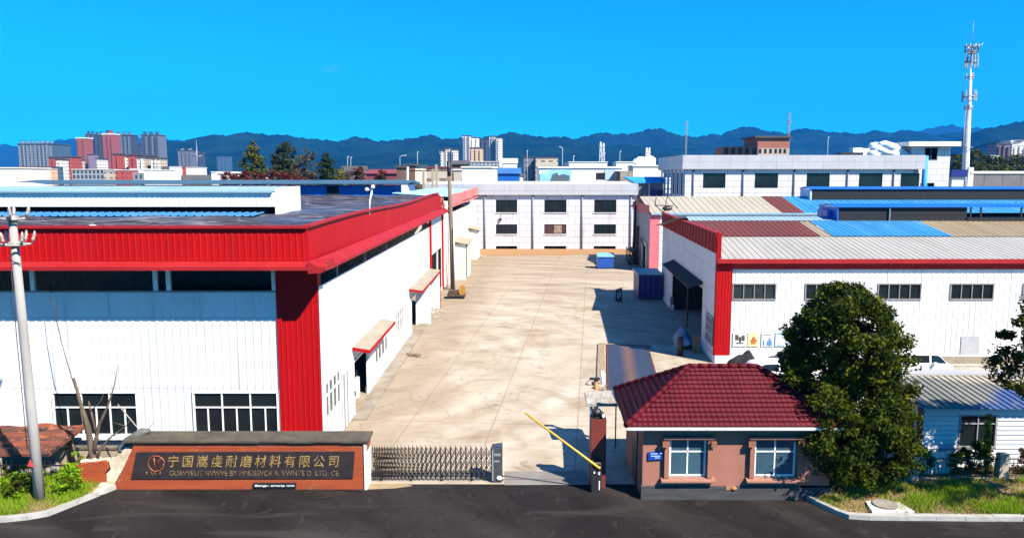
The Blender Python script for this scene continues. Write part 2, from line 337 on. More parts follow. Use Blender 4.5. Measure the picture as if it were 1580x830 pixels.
def sheet(name, pts, z, m, kind='structure'):
    mb = MB(); mb.face([(p[0], p[1], z) for p in pts]); o = mb.build(name, m); o['kind'] = kind; return o
sheet('ground', [(-9500, -300), (9500, -300), (9500, 9500), (-9500, 9500)], -.09, GROUND)
sheet('road', [(-70, -30), (70, -30), (70, 28.87), (-70, 28.87)], -.03, ASPH)
sheet('concrete_yard', [(-60, 28.82), (60, 28.82), (60, 140), (-60, 140)], 0, YARD)
pts = [(-7, 128)]+[(-7+k*1.35, 115.8+random.uniform(-1.2, 1.2)+.12*k) for k in range(21)]+[(21, 128)]
sheet('soil_strip', pts, .006, ORANGE)

KL = [(-34, 25.3), (-17.92, 25.5), (-17.1, 25.72), (-16.53, 26.02), (-16.04, 27.0), (-15.69, 27.69), (-15.32, 28.45)]
KR = [(10.77, 28.17), (11.23, 26.94), (11.6, 26.2), (11.93, 25.81), (12.6, 25.7), (13.91, 25.66), (17.98, 25.60), (34, 25.5)]
def kerb(path, name='kerb', wdt=.24, h=.13):
    mb = MB(); pl = [Vector((*p, 0)) for p in path]
    for a, b in zip(pl, pl[1:]):
        d = b-a; L = d.length; d.normalize(); nrm = Vector((-d.y, d.x, 0)); k = max(1, round(L/1.0))
        for i in range(k):
            j = random.uniform(-.012, .012)
            mb.obox(a+d*(L*i/k+.006)+nrm*(j)+Vector((0, 0, -.06)), d*(L/k-.012), nrm*wdt, Vector((0, 0, h+.06+j*.6)))
    o = mb.build(name, KERB); o['kind'] = 'structure'; return o
kerb(KL); kerb(KR)
# verges: lumpy soil sheets behind the kerbs
def verge(fx0, fx1, front, back, name):
    mb = MB()
    def fn(a, b):
        x = fx0+(fx1-fx0)*a; y0 = front(x); y = y0+(back-y0)*b
        return (x, y, .085+.05*math.sin(x*2.1+y*3)*math.sin(y*1.7-x)*min(1, b*4)+.10*b)
    mb.grid(fn, 70, 14); o = mb.build(name, SOIL); o['kind'] = 'structure'; return o
def interp(path):
    xs = [p[0] for p in path]; ys = [p[1] for p in path]; return lambda x: float(np.interp(x, xs, ys))
fl = interp(KL); fr = interp(KR)
verge(-34, -15.4, lambda x: fl(x)+.2, 30.4, 'verge_ground')
verge(11.05, 34, lambda x: fr(x)+.2, 30.2, 'verge_ground')
# mountains: relief whose crest follows the skyline
MOUNT = M('forested_slope', (.003, .014, .012), (.012, .036, .020), .95, .006, detail=12, contrast=(.38, .62), spec=0.)
def hnoise(x, y, s):
    v = 0; a = 1
    for k in range(4):
        v += a*math.sin(x*s+1.7*k+1.3*math.sin(y*s*.8+k))*math.cos(y*s*1.1-k*2.1); s *= 2.1; a *= .5
    return v/1.9
def mountain(prof, Y0, foot, seed=0):
    us = [p[0] for p in prof]; vs = [p[1] for p in prof]; mb = MB(); nu = int((us[-1]-us[0])/2.4); nv = 30
    def fn(a, b):
        u = us[0]+(us[-1]-us[0])*a
        v = float(np.interp(u, us, vs))+.75*math.sin(u*.31+seed)+.6*math.sin(u*.83+seed*3)+.4*math.sin(u*2.1+seed*2)
        q = AT(u, v, Y0); h = q.z
        if b <= .85:
            t = b/.85
            y = Y0-foot*(1-t)
            k = t**1.15; sp = hnoise(q.x+seed*900, y, .006)*.6+hnoise(q.x, y+seed*500, .0022)*.8
            z = h*k*(1+.75*sp*(1-t)*min(1, t*3))-3*(1-min(1, t*20))
            return (q.x*(1+.02*sp*(1-t)), y, z)
        t = (b-.85)/.15
        return (q.x, Y0+foot*.5*t, h*(1-t)-4*t)
    mb.grid(fn, nu, nv); o = mb.build('mountain', MOUNT); o['kind'] = 'structure'; return o
NEAR = [(190, 285), (215, 268), (235, 240), (246, 228), (260, 218), (276, 217), (292, 220), (305, 216), (321, 212), (334, 206), (350, 209), (363, 209), (376, 203), (400, 205), (421, 208), (440, 207), (466, 212), (490, 214), (527, 217.6), (548, 209.7), (567, 212), (583, 217), (599, 216), (620, 214), (646, 211), (665, 206), (686, 214), (713, 212), (745, 211), (771, 208), (785, 202.5), (811, 207), (838, 211), (870, 210), (885, 214), (912, 220), (938, 226), (965, 221), (991, 226), (1030, 236), (1080, 246), (1130, 262), (1160, 280)]
MID = [(840, 236), (885, 214), (904, 209), (928, 203), (946, 206), (978, 205), (999, 198.5), (1018, 197), (1040, 206), (1058, 209), (1077, 210), (1095, 205), (1109, 207), (1127, 199), (1149, 193), (1167, 196), (1181, 201.5), (1193, 200), (1207, 205), (1232, 197), (1256, 199), (1278, 203.5), (1300, 203.5), (1322, 206), (1347, 200), (1369, 205), (1393, 199), (1415, 204), (1435, 209), (1459, 205), (1477, 202), (1500, 206), (1540, 214), (1600, 222), (1680, 235)]
FARL = [(-160, 210), (-60, 219), (0, 224), (13, 222), (30, 226), (77, 220), (90, 215), (117, 213), (150, 212), (201, 210), (246, 216), (254, 213), (278, 216), (300, 214), (340, 222), (380, 240)]
FARR = [(1370, 216), (1395, 206), (1411, 202), (1435, 196), (1465, 191), (1489, 197), (1503, 195), (1530, 203), (1570, 214)]
NEARR = [(1435, 262), (1455, 240), (1480, 218), (1499, 204), (1514, 197), (1538, 193), (1558, 188), (1580, 184), (1640, 176), (1720, 182), (1800, 196)]
LOWR = [(1470, 268), (1490, 240), (1520, 217), (1545, 215), (1580, 224), (1640, 246)]
LOWL = [(-120, 232), (-60, 240), (0, 250), (30, 262), (45, 275)]
mountain(FARL, 7600, 1500, 1); mountain(FARR, 7600, 1500, 2); mountain(MID, 4700, 1500, 3); mountain(NEAR, 3700, 1500, 4); mountain(NEARR, 3100, 1200, 5); mountain(LOWR, 2300, 600, 6); mountain(LOWL, 6200, 900, 7)

# ================================================================== LEFT WAREHOUSE
def xs(y): return -8.1+(y-31.7)*.0135
lw = thing('warehouse', (-20, 31.7, 0), 'large white clad warehouse with a broad red fascia and a red corner pillar', 'warehouse')
SIDE_N = Vector((1, -.0135, 0)).normalized(); SIDE_U = Vector((.0135, 1, 0)).normalized()
YE = 84.0
WIN = [(-25.6, -21.96), (-19.59, -15.95), (-13.6, -9.95)]
mb = MB(); x0 = -38.0
mb.clad((x0, 31.7, 0), X, -9.88-x0, .45, 7.17, FRONT, [(a-x0, b-x0, .98, 2.92) for a, b in WIN], .34, .022)
mb.box(x0, -9.9, 31.7, 31.95, .4499, .4799)
# long side wall with its openings; s = distance along the side from the corner
doors = [(5.9, 9.8, 0, 2.75), (25.9, 29.6, 0, 2.75), (39.9, 48.2, 0, 4.6)]
swin = [(.45, 3.3, 1.45, 3.15), (11.6, 15.9, 1.05, 2.75), (18.9, 22.6, 1.15, 2.9), (31.0, 35.5, 1.35, 2.9)]
mb.clad((xs(31.7), 31.7, 0), SIDE_U, YE-31.7, .35, 7.42, SIDE_N, [(a, b, min(c, .35), e) if c == 0 else (a, b, c, e) for a, b, c, e in doors+swin], .9, .012)
mb.clad((xs(70.3), 70.3, 0), SIDE_U, YE-70.3, 7.42, 8.6, SIDE_N, (), .9, .012)
mb.build('wall', WHITE, lw)
mb = MB()   # concrete base course
mb.box(x0, -9.9, 31.64, 31.9, -.05, .45)
segs = [0, 5.9, 9.8, 25.9, 29.6, 39.9, 48.2, YE-31.7]
for a, b in zip(segs[::2], segs[1::2]):
    o = Vector((xs(31.7), 31.7, -.05))+SIDE_U*a; mb.obox(o-SIDE_N*.2, SIDE_U*(b-a), SIDE_N*.26, Z*.40)
mb.build('plinth', PALECONC, lw)
mb = MB(); mb.box(x0-.1, x0, 31.7, YE, 0, 9.4); mb.box(x0, xs(YE)-.1, YE-.2, YE, 0, 9.6); mb.build('rear_wall', PALECONC, lw)
mb = MB(); mb.box(x0+1, -9.2, 33.2, 33.3, 0, 7); mb.build('inner_partition', DARK, lw)   # inner shade behind the front windows, put in as near-black colour
# red corner pillar, side posts
mb = MB()
mb.clad((-9.88, 31.62, 0), X, 1.76, 0, 8.2, FRONT, (), .22, .018)
mb.clad((-8.12, 31.62, 0), Y_, .5, 0, 8.2, X, (), .6, .01)
mb.box(-9.88, -8.13, 31.63, 32.0, 0, 8.19)
mb.build('corner_pillar', RED, lw)
for yy in (70.0, 80.6):
    mb = MB(); o = Vector((xs(yy), yy, 0)); mb.obox(o-SIDE_N*.05, SIDE_U*.45, SIDE_N*.22, Z*8.2); mb.build('pilaster', RED, lw)
# clerestory mullions under the eaves
for a in (-14.95, -14.40, -20.1, -9.98, -26, -31):
    mb = MB(); mb.box(a-.09, a+.09, 31.72, 31.84, 7.17, 8.2); mb.build('mullion', FRAME, lw)
for a in (3.2, 9.5, 16, 22.5, 28.5, 33.5):
    mb = MB(); o = Vector((xs(31.7), 31.7, 7.42))+SIDE_U*a-SIDE_N*.05; mb.obox(o, SIDE_U*.10, SIDE_N*.08, Z*.75); mb.build('mullion', GREYFRAME, lw)
mb = MB(); mb.box(x0, -9.9, 31.68, 31.78, 7.171, 7.24); mb.build('sill', GREYFRAME, lw)
# eave ledge (box gutter) in faded red with darker soffit
mb = MB()
mb.prism([(x0, 31.72, 8.2), (x0, 30.15, 8.28), (x0, 30.15, 8.42), (x0, 30.75, 8.60), (x0, 31.72, 8.60)], (-7.42-x0, 0, 0))
a = Vector((xs(31.7), 30.16, 0)); L = YE-30.16
mb.prism([a-SIDE_N*.02+Z*8.15, a+SIDE_N*.58+Z*8.19, a+SIDE_N*.58+Z*8.33, a+SIDE_N*.06+Z*8.62, a-SIDE_N*.02+Z*8.62], SIDE_U*(L-1.2))
mb.build('gutter', REDTRIM, lw)
# fascia
mb = MB()
mb.clad((x0, 30.7, 0), X, -8.22-x0, 8.60, 9.93, FRONT, (), .26, .022)
cor = Vector((-8.22, 30.7, 0)); far = Vector((xs(YE)-.12, YE-3.2, 0)); d = (far-cor); dn = d.normalized(); nn = Vector((dn.y, -dn.x, 0))
def fas(a, b):
    q = cor+d*a; bow = .10*math.sin(a*math.pi)
    z0, z1 = 8.60+.02*a, 9.93+.24*a+.08*math.sin(a*9)
    if a > .97: z1 -= .5*(a-.97)/.03
    return q+nn*bow+Z*(z0+(z1-z0)*b)
mb.grid(fas, 40, 2, smooth=False)
mb.build('fascia', RED, lw)
mb = MB(); mb.box(x0, -8.22, 30.56, 30.86, 9.92, 10.03)
pr = [cor+d*(k/20)+nn*.1*math.sin(k/20*math.pi)+Z*(9.96+.24*k/20+.08*math.sin(k/20*9)) for k in range(20)]
for a, b in zip(pr, pr[1:]): mb.obox(a-nn*.16, b-a, nn*.28, Z*.09)
mb.build('coping', REDTRIM, lw)
# crumpled sheet at the far end of the fascia
mb = MB()
mb.grid(lambda a, b: far+Vector((.15*a+.25*math.sin(b*7+a*5)*.4, 3.0*a, 8.55+1.35*(1-a*.55)*b+.18*math.sin(a*11+b*6))), 14, 8, smooth=False)
mb.build('crumpled_flashing', PINK, lw)
# roof: uneven sheeting under a wrinkled dark film
ROOF = M('wrinkled_roof_film', (.026, .016, .018), (.060, .040, .038), .6, .5, .35, 3, spec=.10, stretch=(.35, 1, 1))
mixover(ROOF, noise_fac(ROOF, .55, .53, .60, (.35, 2.2, 1), (0, 0, R(24)), 3, 1.5, .2), (.10, .09, .10))
mixover(ROOF, noise_fac(ROOF, .8, .60, .66, (.5, 3, 1), (0, 0, R(-35)), 3, 1.2, .15), (.12, .11, .12))
mixover(ROOF, ridge_fac(ROOF, .38, .028, (.28, 1.5, 1), (0, 0, R(22)), 1.2, .5), (.46, .46, .50)); mixover(ROOF, ridge_fac(ROOF, .5, .018, (.4, 1.2, 1), (0, 0, R(-30)), 1.5, .4), (.42, .42, .46))  # pale wandering lines: the film's glare streaks painted into its colour
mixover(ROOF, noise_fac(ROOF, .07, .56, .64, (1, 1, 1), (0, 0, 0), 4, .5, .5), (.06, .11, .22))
mb = MB()
def roofz(x, y):
    z = np.interp(y, [30.8, 45, 60, 84], [9.42, 9.78, 9.94, 9.92])
    return float(z)+.035*math.sin(y*1.9+x*.6+1.2*math.sin(x*.5))+.03*math.sin(x*1.7-y*.8+math.sin(y*.6)*2)
mb.grid(lambda a, b: (lambda y: (lambda x: (x, y, roofz(x, y)))(x0+(xs(y)-.35-x0)*a))(30.85+(YE-31.05)*b), 110, 130)
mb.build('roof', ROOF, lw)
mb = MB(); mb.clad((x0, 43.0, 9.76), X, 23.4, 0, 2.6, (0, 0, 1), (), .45, .06, v=(0, .995, .05)); mb.build('roof_strip', M('mid_blue_sheet', (.04, .20, .46), (.08, .26, .5), .6, .5, spec=.15), lw)
# ridge ventilator
mb = MB(); mb.clad((x0, 45, 0), X, 24.1, 10.22, 11.06, FRONT, (), .30, .015); mb.build('vent_front', WHITE, lw)
mb = MB(); mb.prism([(-13.9, 45, 9.7), (-13.9, 50, 9.8), (-13.9, 50, 11.36), (-13.9, 47.5, 11.36), (-13.9, 45, 11.28)], (.12, 0, 0)); mb.build('vent_end', WHITEPAINT, lw)
mb = MB(); mb.box(x0, -13.9, 49.9, 50, 9.8, 11.3); mb.box(x0, -13.9, 46.2, 46.3, 9.6, 10.3); mb.build('vent_back', DARK, lw)
mb = MB(); mb.clad((x0, 44.86, 11.08), X, 24.0, 0, 2.64, (0, 0, 1), (), .45, .05, v=(0, .995, .1)); mb.clad((x0, 47.48, 11.352), X, 24.0, 0, 2.7, (0, 0, 1), (), .45, .05, v=(0, .995, -.03)); mb.build('vent_roof', BLUEPALE, lw)
mb = MB(); mb.box(x0, -14.0, 44.80, 44.86, 11.04, 11.13); mb.build('vent_gutter', BLUEPALE, lw)
# front windows
for a, b in WIN:
    window(lw, (a, 31.7, .98), X, FRONT, b-a, 1.94, (.34, .67), (.64,), FRAME, GLASS, .07, .07, (.17, .505, .84))
    mb = MB(); mb.box(a-.1, b+.1, 31.45, 31.68, .86, .975); mb.build('window_sill', PALECONC, lw)
for a, b, c, e in swin:
    window(lw, Vector((xs(31.7), 31.7, c))+SIDE_U*a, SIDE_U, SIDE_N, b-a, e-c, (.25, .5, .75), (.62,), FRAME, GLASS, .09, .05)
# doors: two side doors with a slid-open leaf, tan awnings with red rims
def awning(parent, s0, s1, zt, out=.95, drop=.45, name='awning'):
    o = Vector((xs(31.7), 31.7, 0))+SIDE_U*s0+SIDE_N*.03; L = s1-s0
    mb = MB(); mb.prism([o+Z*zt, o+SIDE_N*out+Z*(zt-drop), o+SIDE_N*out+Z*(zt-drop-.05), o+Z*(zt-.05)], SIDE_U*L)
    aw = mb.build(name, M('tan_awning_sheet', (.42, .36, .27), (.34, .28, .20), .7, 1.), parent)
    mb = MB(); p = o+SIDE_N*out; mb.obox(p+Z*(zt-drop-.16), SIDE_U*L, SIDE_N*.04, Z*.17)
    mb.prism([o+Z*(zt-.17), o+SIDE_N*out+Z*(zt-drop-.17), o+SIDE_N*out+Z*(zt-drop), o+Z*(zt)], SIDE_U*-.05)
    mb.build('rim', RED, aw)
for s0, s1, z1 in ((5.9, 9.8, 2.75), (25.9, 29.6, 2.75)):
    o = Vector((xs(31.7), 31.7, .06))+SIDE_U*(s0-2.45)+SIDE_N*.10
    mb = MB(); mb.clad(o, SIDE_U, 2.4, 0, z1-.05, SIDE_N, (), .6, .02); mb.obox(o-SIDE_N*.06, SIDE_U*2.4, SIDE_N*.06, Z*(z1-.05)); dl = mb.build('door', WHITE, lw)
    mb = MB(); mb.obox(o+SIDE_U*2.2+SIDE_N*.02+Z*1.0, SIDE_U*.05, SIDE_N*.06, Z*.25); mb.build('handle', BLACKM, dl)
    mb = MB(); p = Vector((xs(31.7), 31.7, 0))+SIDE_U*s0
    for k in (0, s1-s0-.1): mb.obox(p+SIDE_U*k-SIDE_N*.1, SIDE_U*.1, SIDE_N*.16, Z*z1)
    mb.obox(p+SIDE_U*.1+Z*(z1-.1)-SIDE_N*.1, SIDE_U*(s1-s0-.2), SIDE_N*.15, Z*.1); mb.build('door_frame', FRAME, lw)
awning(lw, 5.9, 13.6, 3.50, .85, .14); awning(lw, 25.2, 38.0, 3.6, 1.0, .14)
mb = MB(); p = Vector((xs(31.7), 31.7, 0))
mb.obox(p+SIDE_U*37.2+SIDE_N*.0, SIDE_U*.25, SIDE_N*1.0, Z*3.3); mb.build('porch_wall', WHITE, lw); mb = MB(); mb.obox(p+SIDE_U*29.9+SIDE_N*.0, SIDE_U*.12, SIDE_N*1.05, Z*3.3); mb.build('porch_wall', WHITE, lw)
mb = MB(); mb.obox(p+SIDE_U*37.47+SIDE_N*.2, SIDE_U*.12, SIDE_N*.85, Z*3.1); mb.build('porch_post', RED, lw)
mb = MB()
for k in range(1): mb.obox(p+SIDE_U*(46+2.2*k)-SIDE_N*.25, SIDE_U*.25, SIDE_N*.15, Z*4.5)
mb.build('bay_post', PALECONC, lw)
# step slab along the wall foot
mb = MB(); mb.obox(p+SIDE_U*5+SIDE_N*.07+Z*-.05, SIDE_U*34, SIDE_N*.75, Z*.14); struct(mb.build('pavement', M('worn_step_concrete', (.40, .34, .26), (.26, .21, .15), .9, .8, .3)))

# white drum stack just inside the first door, wall lamp, bent pipe, camera mast
o = p+SIDE_U*9.1+SIDE_N*-.6
t = thing('water_dispenser', o, 'white water dispenser with a dark bottle standing in the first doorway', 'water dispenser')
mb = MB(); mb.box(o.x-.2, o.x+.2, o.y-.2, o.y+.2, 0, .95); mb.box(o.x-.17, o.x+.2, o.y-.17, o.y+.17, .95, 1.1); mb.build('body', WHITEPAINT, t)
mb = MB(); mb.tube([o+Z*1.1, o+Z*1.15, o+Z*1.2, o+Z*1.5, o+Z*1.55], [.06, .08, .14, .14, .05], 10); mb.build('bottle', M('brown_bottle', (.12, .05, .02), None, .3), t)
t = thing('camera_mast', (-7.95, 42.8, 9.9), 'thin white mast with security cameras on the red parapet', 'camera mast')
b0 = Vector((-7.98, 42.8, 9.85)); mb = MB(); mb.tube([b0, b0+Vector((.05, 0, .8)), b0+Vector((.22, 0, 1.55))], .045, 8); mb.build('mast', WHITEPAINT, t)
for dx, dz in ((-.14, 1.42), (.2, 1.56)):
    q = b0+Vector((dx+.05, -.05, dz)); mb = MB(); mb.blob(q, .11, 8); mb.tube([q, b0+Vector((.2, 0, dz-.04))], .025, 6); mb.obox(q+Vector((-.05, -.2, -.03)), (.1, 0, 0), (0, .2, 0), (0, 0, .08)); mb.build('camera', WHITEPAINT, t)
q = AT(121, 360, 31.5); mb = MB(); mb.tube([q+Z*-.35, q+Z*.05, q+Vector((.25, 0, .22)), q+Vector((.6, 0, .3)), q+Vector((.85, 0, .26))], [.035, .04, .05, .07, .05], 8)
tag(mb.build('roof_lamp', WHITEPAINT, None, q), 'bent white tube lamp on the red parapet edge', 'lamp')

# ================================================================== ANNEX beyond the pole
def xa(y): return -7.0+(y-84)*.027
an = thing('annex', (-8, 84, 0), 'dirty white annex with a faded pink fascia beyond the wooden pole', 'annex building')
AU = Vector((.027, 1, 0)).normalized(); AN = Vector((1, -.027, 0)).normalized(); a0 = Vector((xa(84.2), 84.2, 0)); AL = 41.
DIRTY = M('dirty_white_render', (.74, .72, .66), (.5, .46, .38), .85, .5, .2, stretch=(1, 1, .5))
mb = MB(); mb.wall(a0, AU, AL, 0, 7.9, [(16, 18.5, 0, 3.2), (27.5, 29.5, 0, 3.0)]); mb.box(-24, xa(84)-.05, 84.15, 84.3, 0, 9.3); mb.build('wall', DIRTY, an)
mb = MB(); mb.obox(a0-AN*2.2, AU*AL, AN*.1, Z*9.3); mb.build('inner_wall', DARK, an)
mb = MB()
mb.grid(lambda a, b: a0+AU*(AL*a)+AN*(.35+.05*math.sin(a*30))+Z*(8.75+.25*a+1.25*b+.05*math.sin(a*17)), 26, 2, smooth=False)
mb.obox(a0+AN*-.1+Z*8.6, AU*AL, AN*.5, Z*.14); mb.build('fascia', PINK, an)
mb = MB(); o = a0+Z*9.75; mb.clad(o+AN*.3, AU, AL, 0, 6.5, (0, 0, 1), (), .5, .05, v=Vector((-.998, 0, .06))); mb.build('roof', M('pale_blue_sheet', (.16, .42, .62), (.3, .5, .62), .5, .5), an)
def porch(s, L, out, h, m2):
    o = a0+AU*s; mb = MB()
    mb.obox(o+AU*.0, AU*.2, AN*out, Z*h); mb.obox(o+AU*L, AU*.2, AN*out, Z*h)
    mb.obox(o+AU*(L*.35)+AN*(out-.1), AU*(L*.65), AN*.12, Z*h); pw = mb.build('porch', DIRTY, an)
    mb = MB(); mb.prism([o+Z*(h+.35)-AU*.3, o+AN*(out+.3)+Z*(h+.02)-AU*.3, o+AN*(out+.3)+Z*(h-.08)-AU*.3, o+Z*(h+.25)-AU*.3], AU*(L+.8)); mb.build('roof', M('tan_porch_sheet', (.55, .42, .28), None, .7), pw)
porch(4.5, 6.5, 1.5, 4.2, None); porch(26.2, 4.6, 1.3, 4.3, None)
# debris heap, old pole and the pallet trolley by the pole
PSTONE = M('rubble_stone', (.5, .46, .38), (.36, .3, .22), .9, 2, .4)
def rubble(name, c, n, r, m, label, cat):
    mb = MB()
    for k in range(n):
        a, q = random.random()*6.28, random.random()**.6*r; s = random.uniform(.08, .28); mb.blob((c[0]+math.cos(a)*q, c[1]+math.sin(a)*q*1.6, s*.3), (s, s*random.uniform(.6, 1.2), s*.55), 5, 0, .25)
    return tag(mb.build(name, m, None, (c[0], c[1], 0)), label, cat)
rubble('rubble_heap', (-5.2, 113.5), 26, 1.3, PSTONE, 'pale rubble heap at the foot of the annex porch', 'rubble')
rubble('rubble_heap', (-6.75, 67.5), 18, .8, PSTONE, 'low heap of tan grit beside the white porch wall', 'rubble')
rubble('rubble_heap', (-6.55, 50.5), 9, .35, M('dark_stone', (.2, .15, .09), None, .9), 'few brown stones lying on the wall step', 'stones')
WOODP = M('old_pole_wood', (.24, .17, .12), (.15, .10, .07), .85, 2, .3, stretch=(4, 4, .3))
t = thing('wooden_pole', (-6.3, 81, 0), 'tall brown wooden pole with a black top standing against the warehouse', 'pole')
mb = MB(); mb.tube([(-6.35, 81, -.05), (-6.42, 81, 6), (-6.6, 81, 12.0)], [.23, .22, .20], 12); mb.build('shaft', WOODP, t)
mb = MB(); mb.tube([(-6.6, 81, 12.0), (-6.66, 81, 13.55)], [.21, .2], 12); mb.build('cap', BLACKM, t)
mb = MB()
for q in ((-6.9, 80.8), (-6.1, 80.7)): mb.tube([(q[0], q[1], 0), (q[0]-.05, q[1], 6.6)], .08, 8)
mb.build('conduit', PALECONC, t)
t = thing('trolley', (-5.4, 75, 0), 'yellow and black machine trolley parked at the foot of the wooden pole', 'trolley')
mb = MB(); mb.box(-6.4, -4.6, 74.4, 75.8, .28, .42); mb.box(-6.3, -5.3, 74.6, 75.6, .42, .75); mb.build('platform', M('rusty_plate', (.06, .045, .035), (.12, .06, .03), .8, 3), t)
mb = MB(); mb.box(-5.15, -4.65, 74.5, 75.7, .42, 1.15); mb.box(-5.0, -4.75, 74.7, 75.5, 1.15, 1.3); mb.build('motor_housing', M('yellow_paint', (.55, .27, .02), (.40, .2, .03), .5, 3), t)
for x in (-6.2, -4.8):
    for y in (74.45, 75.75): mb = MB(); mb.tube([(x, y-.05, .15), (x, y+.05, .15)], .15, 12); mb.build('wheel', BLACKM, t)

# ================================================================== GREY TILED BUILDINGS
TILE = M('grey_wall_tile', (.595, .58, .60), (.52, .505, .525), .5, .5, stretch=(1, 1, .4))
f_ = brick_fac(TILE, 2.3, 1.02, .035, .5)
mixover(TILE, f_, (.30, .30, .34))
mixover(TILE, noise_fac(TILE, .35, .56, .75, (1, 1, .3), mul=.4), (.36, .35, .37))
PARAPET = M('grey_parapet_tile', (.575, .565, .59), (.51, .50, .52), .5, .5)
mixover(PARAPET, brick_fac(PARAPET, 2.6, 1.2, .03, 0.), (.30, .30, .34))
SHEETROOF = M('pale_sheet_roof', (.74, .70, .64), (.62, .56, .48), .6, .25)
mixover(SHEETROOF, noise_fac(SHEETROOF, .6, .6, .75, (1, .2, 1), mul=.5), (.45, .36, .28))
def opening_window(parent, x, wdt, z, h, Y, gm=GLASS, fm=BLACKM, vb=(.5,), hb=()):
    return window(parent, (x, Y+.12, z), X, FRONT, wdt, h, vb, hb, fm, gm, .08, .05)
gb = thing('tiled_block', (7, 126.5, 0), 'two storey grey tiled block closing the far end of the yard', 'building')
ups = [(-2.67, 3.53), (5.34, 3.65), (13.56, 3.65)]; gx0 = -14
mb = MB(); holes = []
for x, wd in ups: holes += [(x-gx0, x+wd-gx0, 6.05, 8.15), (x-gx0, x+wd-gx0, 2.5, 4.1), (x-gx0, x+wd-gx0, 0, .5)]
mb.wall((gx0, 126.5, 0), X, 20.3-gx0, 0, 9.0, holes); mb.wall((20.3, 126.5, 0), Y_, 17, 0, 9.0); mb.wall((gx0, 126.5, 0), Y_, 17, 0, 9); mb.build('wall', TILE, gb)
mb = MB(); mb.box(gx0-.4, 20.7, 126.0, 126.45, 8.95, 10.75); mb.box(20.3, 20.7, 126.45, 143, 8.95, 10.75); mb.box(gx0-.4, gx0, 126.45, 143, 8.95, 10.75); mb.build('parapet', PARAPET, gb)
mb = MB(); mb.clad((gx0, 126.5, 10.55), X, 34.2, 0, 9, (0, 0, 1), (), .5, .04, v=(0, .998, .06)); mb.clad((gx0, 135.47, 11.09), X, 34.2, 0, 8, (0, 0, 1), (), .5, .04, v=(0, .998, -.06)); mb.build('roof', SHEETROOF, gb)
mb = MB(); mb.box(gx0, 20.2, 129, 129.1, 0, 9); mb.build('inner_wall', DARK, gb)
BROWNP = M('brown_curtain', (.10, .02, .02), (.05, .015, .015), .8, 1)
CURT = M('pale_curtain', (.45, .36, .28), (.2, .14, .1), .8, 1)
for i, (x, wd) in enumerate(ups):
    opening_window(gb, x, wd, 6.05, 2.1, 126.5, vb=(.5,)); opening_window(gb, x, wd, 2.5, 1.6, 126.5, BROWNP if i == 1 else GLASS)
    mb = MB(); mb.box(x-.1, x+wd+.1, 126.38, 126.5, 2.36, 2.48); mb.box(x-.1, x+wd+.1, 126.38, 126.5, 5.92, 6.03); mb.build('window_sill', PALECONC, gb)
mb = MB(); mb.box(5.34+1.6, 5.34+2.9, 126.54, 126.57, 2.65, 3.95); mb.build('curtain', CURT, gb)
for x in (-4.5, 3.43, 11.57, 19.6):
    mb = MB(); mb.tube([(x, 126.36, 0), (x, 126.36, 8.95)], .13, 8); mb.build('downpipe', M('grey_pipe', (.28, .30, .36), None, .5), gb)
mb = MB(); mb.tube([(-1.95, 126.4, 5.2), (-1.95, 126.0, 5.5), (-1.6, 125.9, 5.75)], .05, 6); mb.box(-2.1, -1.7, 126.1, 126.4, 4.75, 5.1); mb.build('wall_lamp', BLACKM, gb)

rg = thing('tiled_block', (49, 130, 0), 'long grey tiled block with a stair tower and tarpaulin heap on its roof', 'building')
ws = [(32.25, 3.8), (40.99, 3.93), (49.73, 3.9), (58.57, 3.97), (65.6, 3.2)]
mb = MB(); mb.wall((29.2, 130, 0), X, 38.5, 0, 13.2, [(x-29.2, x+wd-29.2, 10.0, 12.5) for x, wd in ws])
mb.wall((29.2, 130, 0), Y_, 21, 0, 13.2, [(1.2+3.3*k, 2.9+3.3*k, 8.8, 12.6) for k in range(6)]); mb.build('wall', TILE, rg)
mb = MB(); mb.box(29.6, 67.6, 132, 132.1, 5, 13.1); mb.box(31, 31.1, 130.3, 150, 5, 13.1); mb.build('inner_wall', DARK, rg)
mb = MB(); mb.box(28.6, 69.3, 129.4, 129.9, 13.15, 15.5); mb.box(28.6, 29.1, 129.9, 151, 13.15, 15.5); mb.build('parapet', PARAPET, rg)
mb = MB(); mb.box(29.1, 67.6, 129.9, 151, 14.6, 14.8); mb.build('roof', CONC, rg)
for x, wd in ws: opening_window(rg, x, wd, 10.0, 2.5, 130)
for x in (30.6, 39.0, 47.6, 56.6, 64.4):
    mb = MB(); mb.tube([(x, 129.86, 5), (x, 129.86, 13.15)], .12, 8); mb.build('downpipe', M('dark_pipe', (.12, .14, .2), None, .5), rg)
for k in range(6):
    mb = MB(); mb.box(29.0, 29.18, 130.2+3.3*k, 130.9+3.3*k, 4, 13.1); mb.build('rib', M('pale_blue_rib', (.38, .5, .66), None, .6), rg)
tw = MB(); tw.box(67.7, 74.3, 131, 139, 0, 17.0); tw.build('stair_tower', TILE, rg)
mb = MB(); mb.box(66.6, 75.4, 129.9, 140, 17.0, 17.75); mb.build('tower_roof', SHEETROOF, rg)
window(rg, (69.9, 130.98, 14.7), X, FRONT, 2.2, 2.1, (.5,), (), GREYFRAME, GLASS, .08, .05)
window(rg, (69.6, 130.98, 8.7), X, FRONT, 2.3, 2.2, (.5,), (), GREYFRAME, GLASS, .08, .05)
mb = MB(); mb.tube([(69.6, 129.95, 4), (69.6, 129.95, 15.4)], .42, 12); mb.build('downpipe', BLUELT, rg)
mb = MB()
for k in range(46):
    a = random.random(); mb.blob((61.6+5.6*a, 131.5+random.random()*3, 15.3+2.0*math.sin(math.pi*min(1, .12+a*.95))**.7*random.uniform(.2, 1)), (1.2, 1.0, .7), 8, 0, .15)
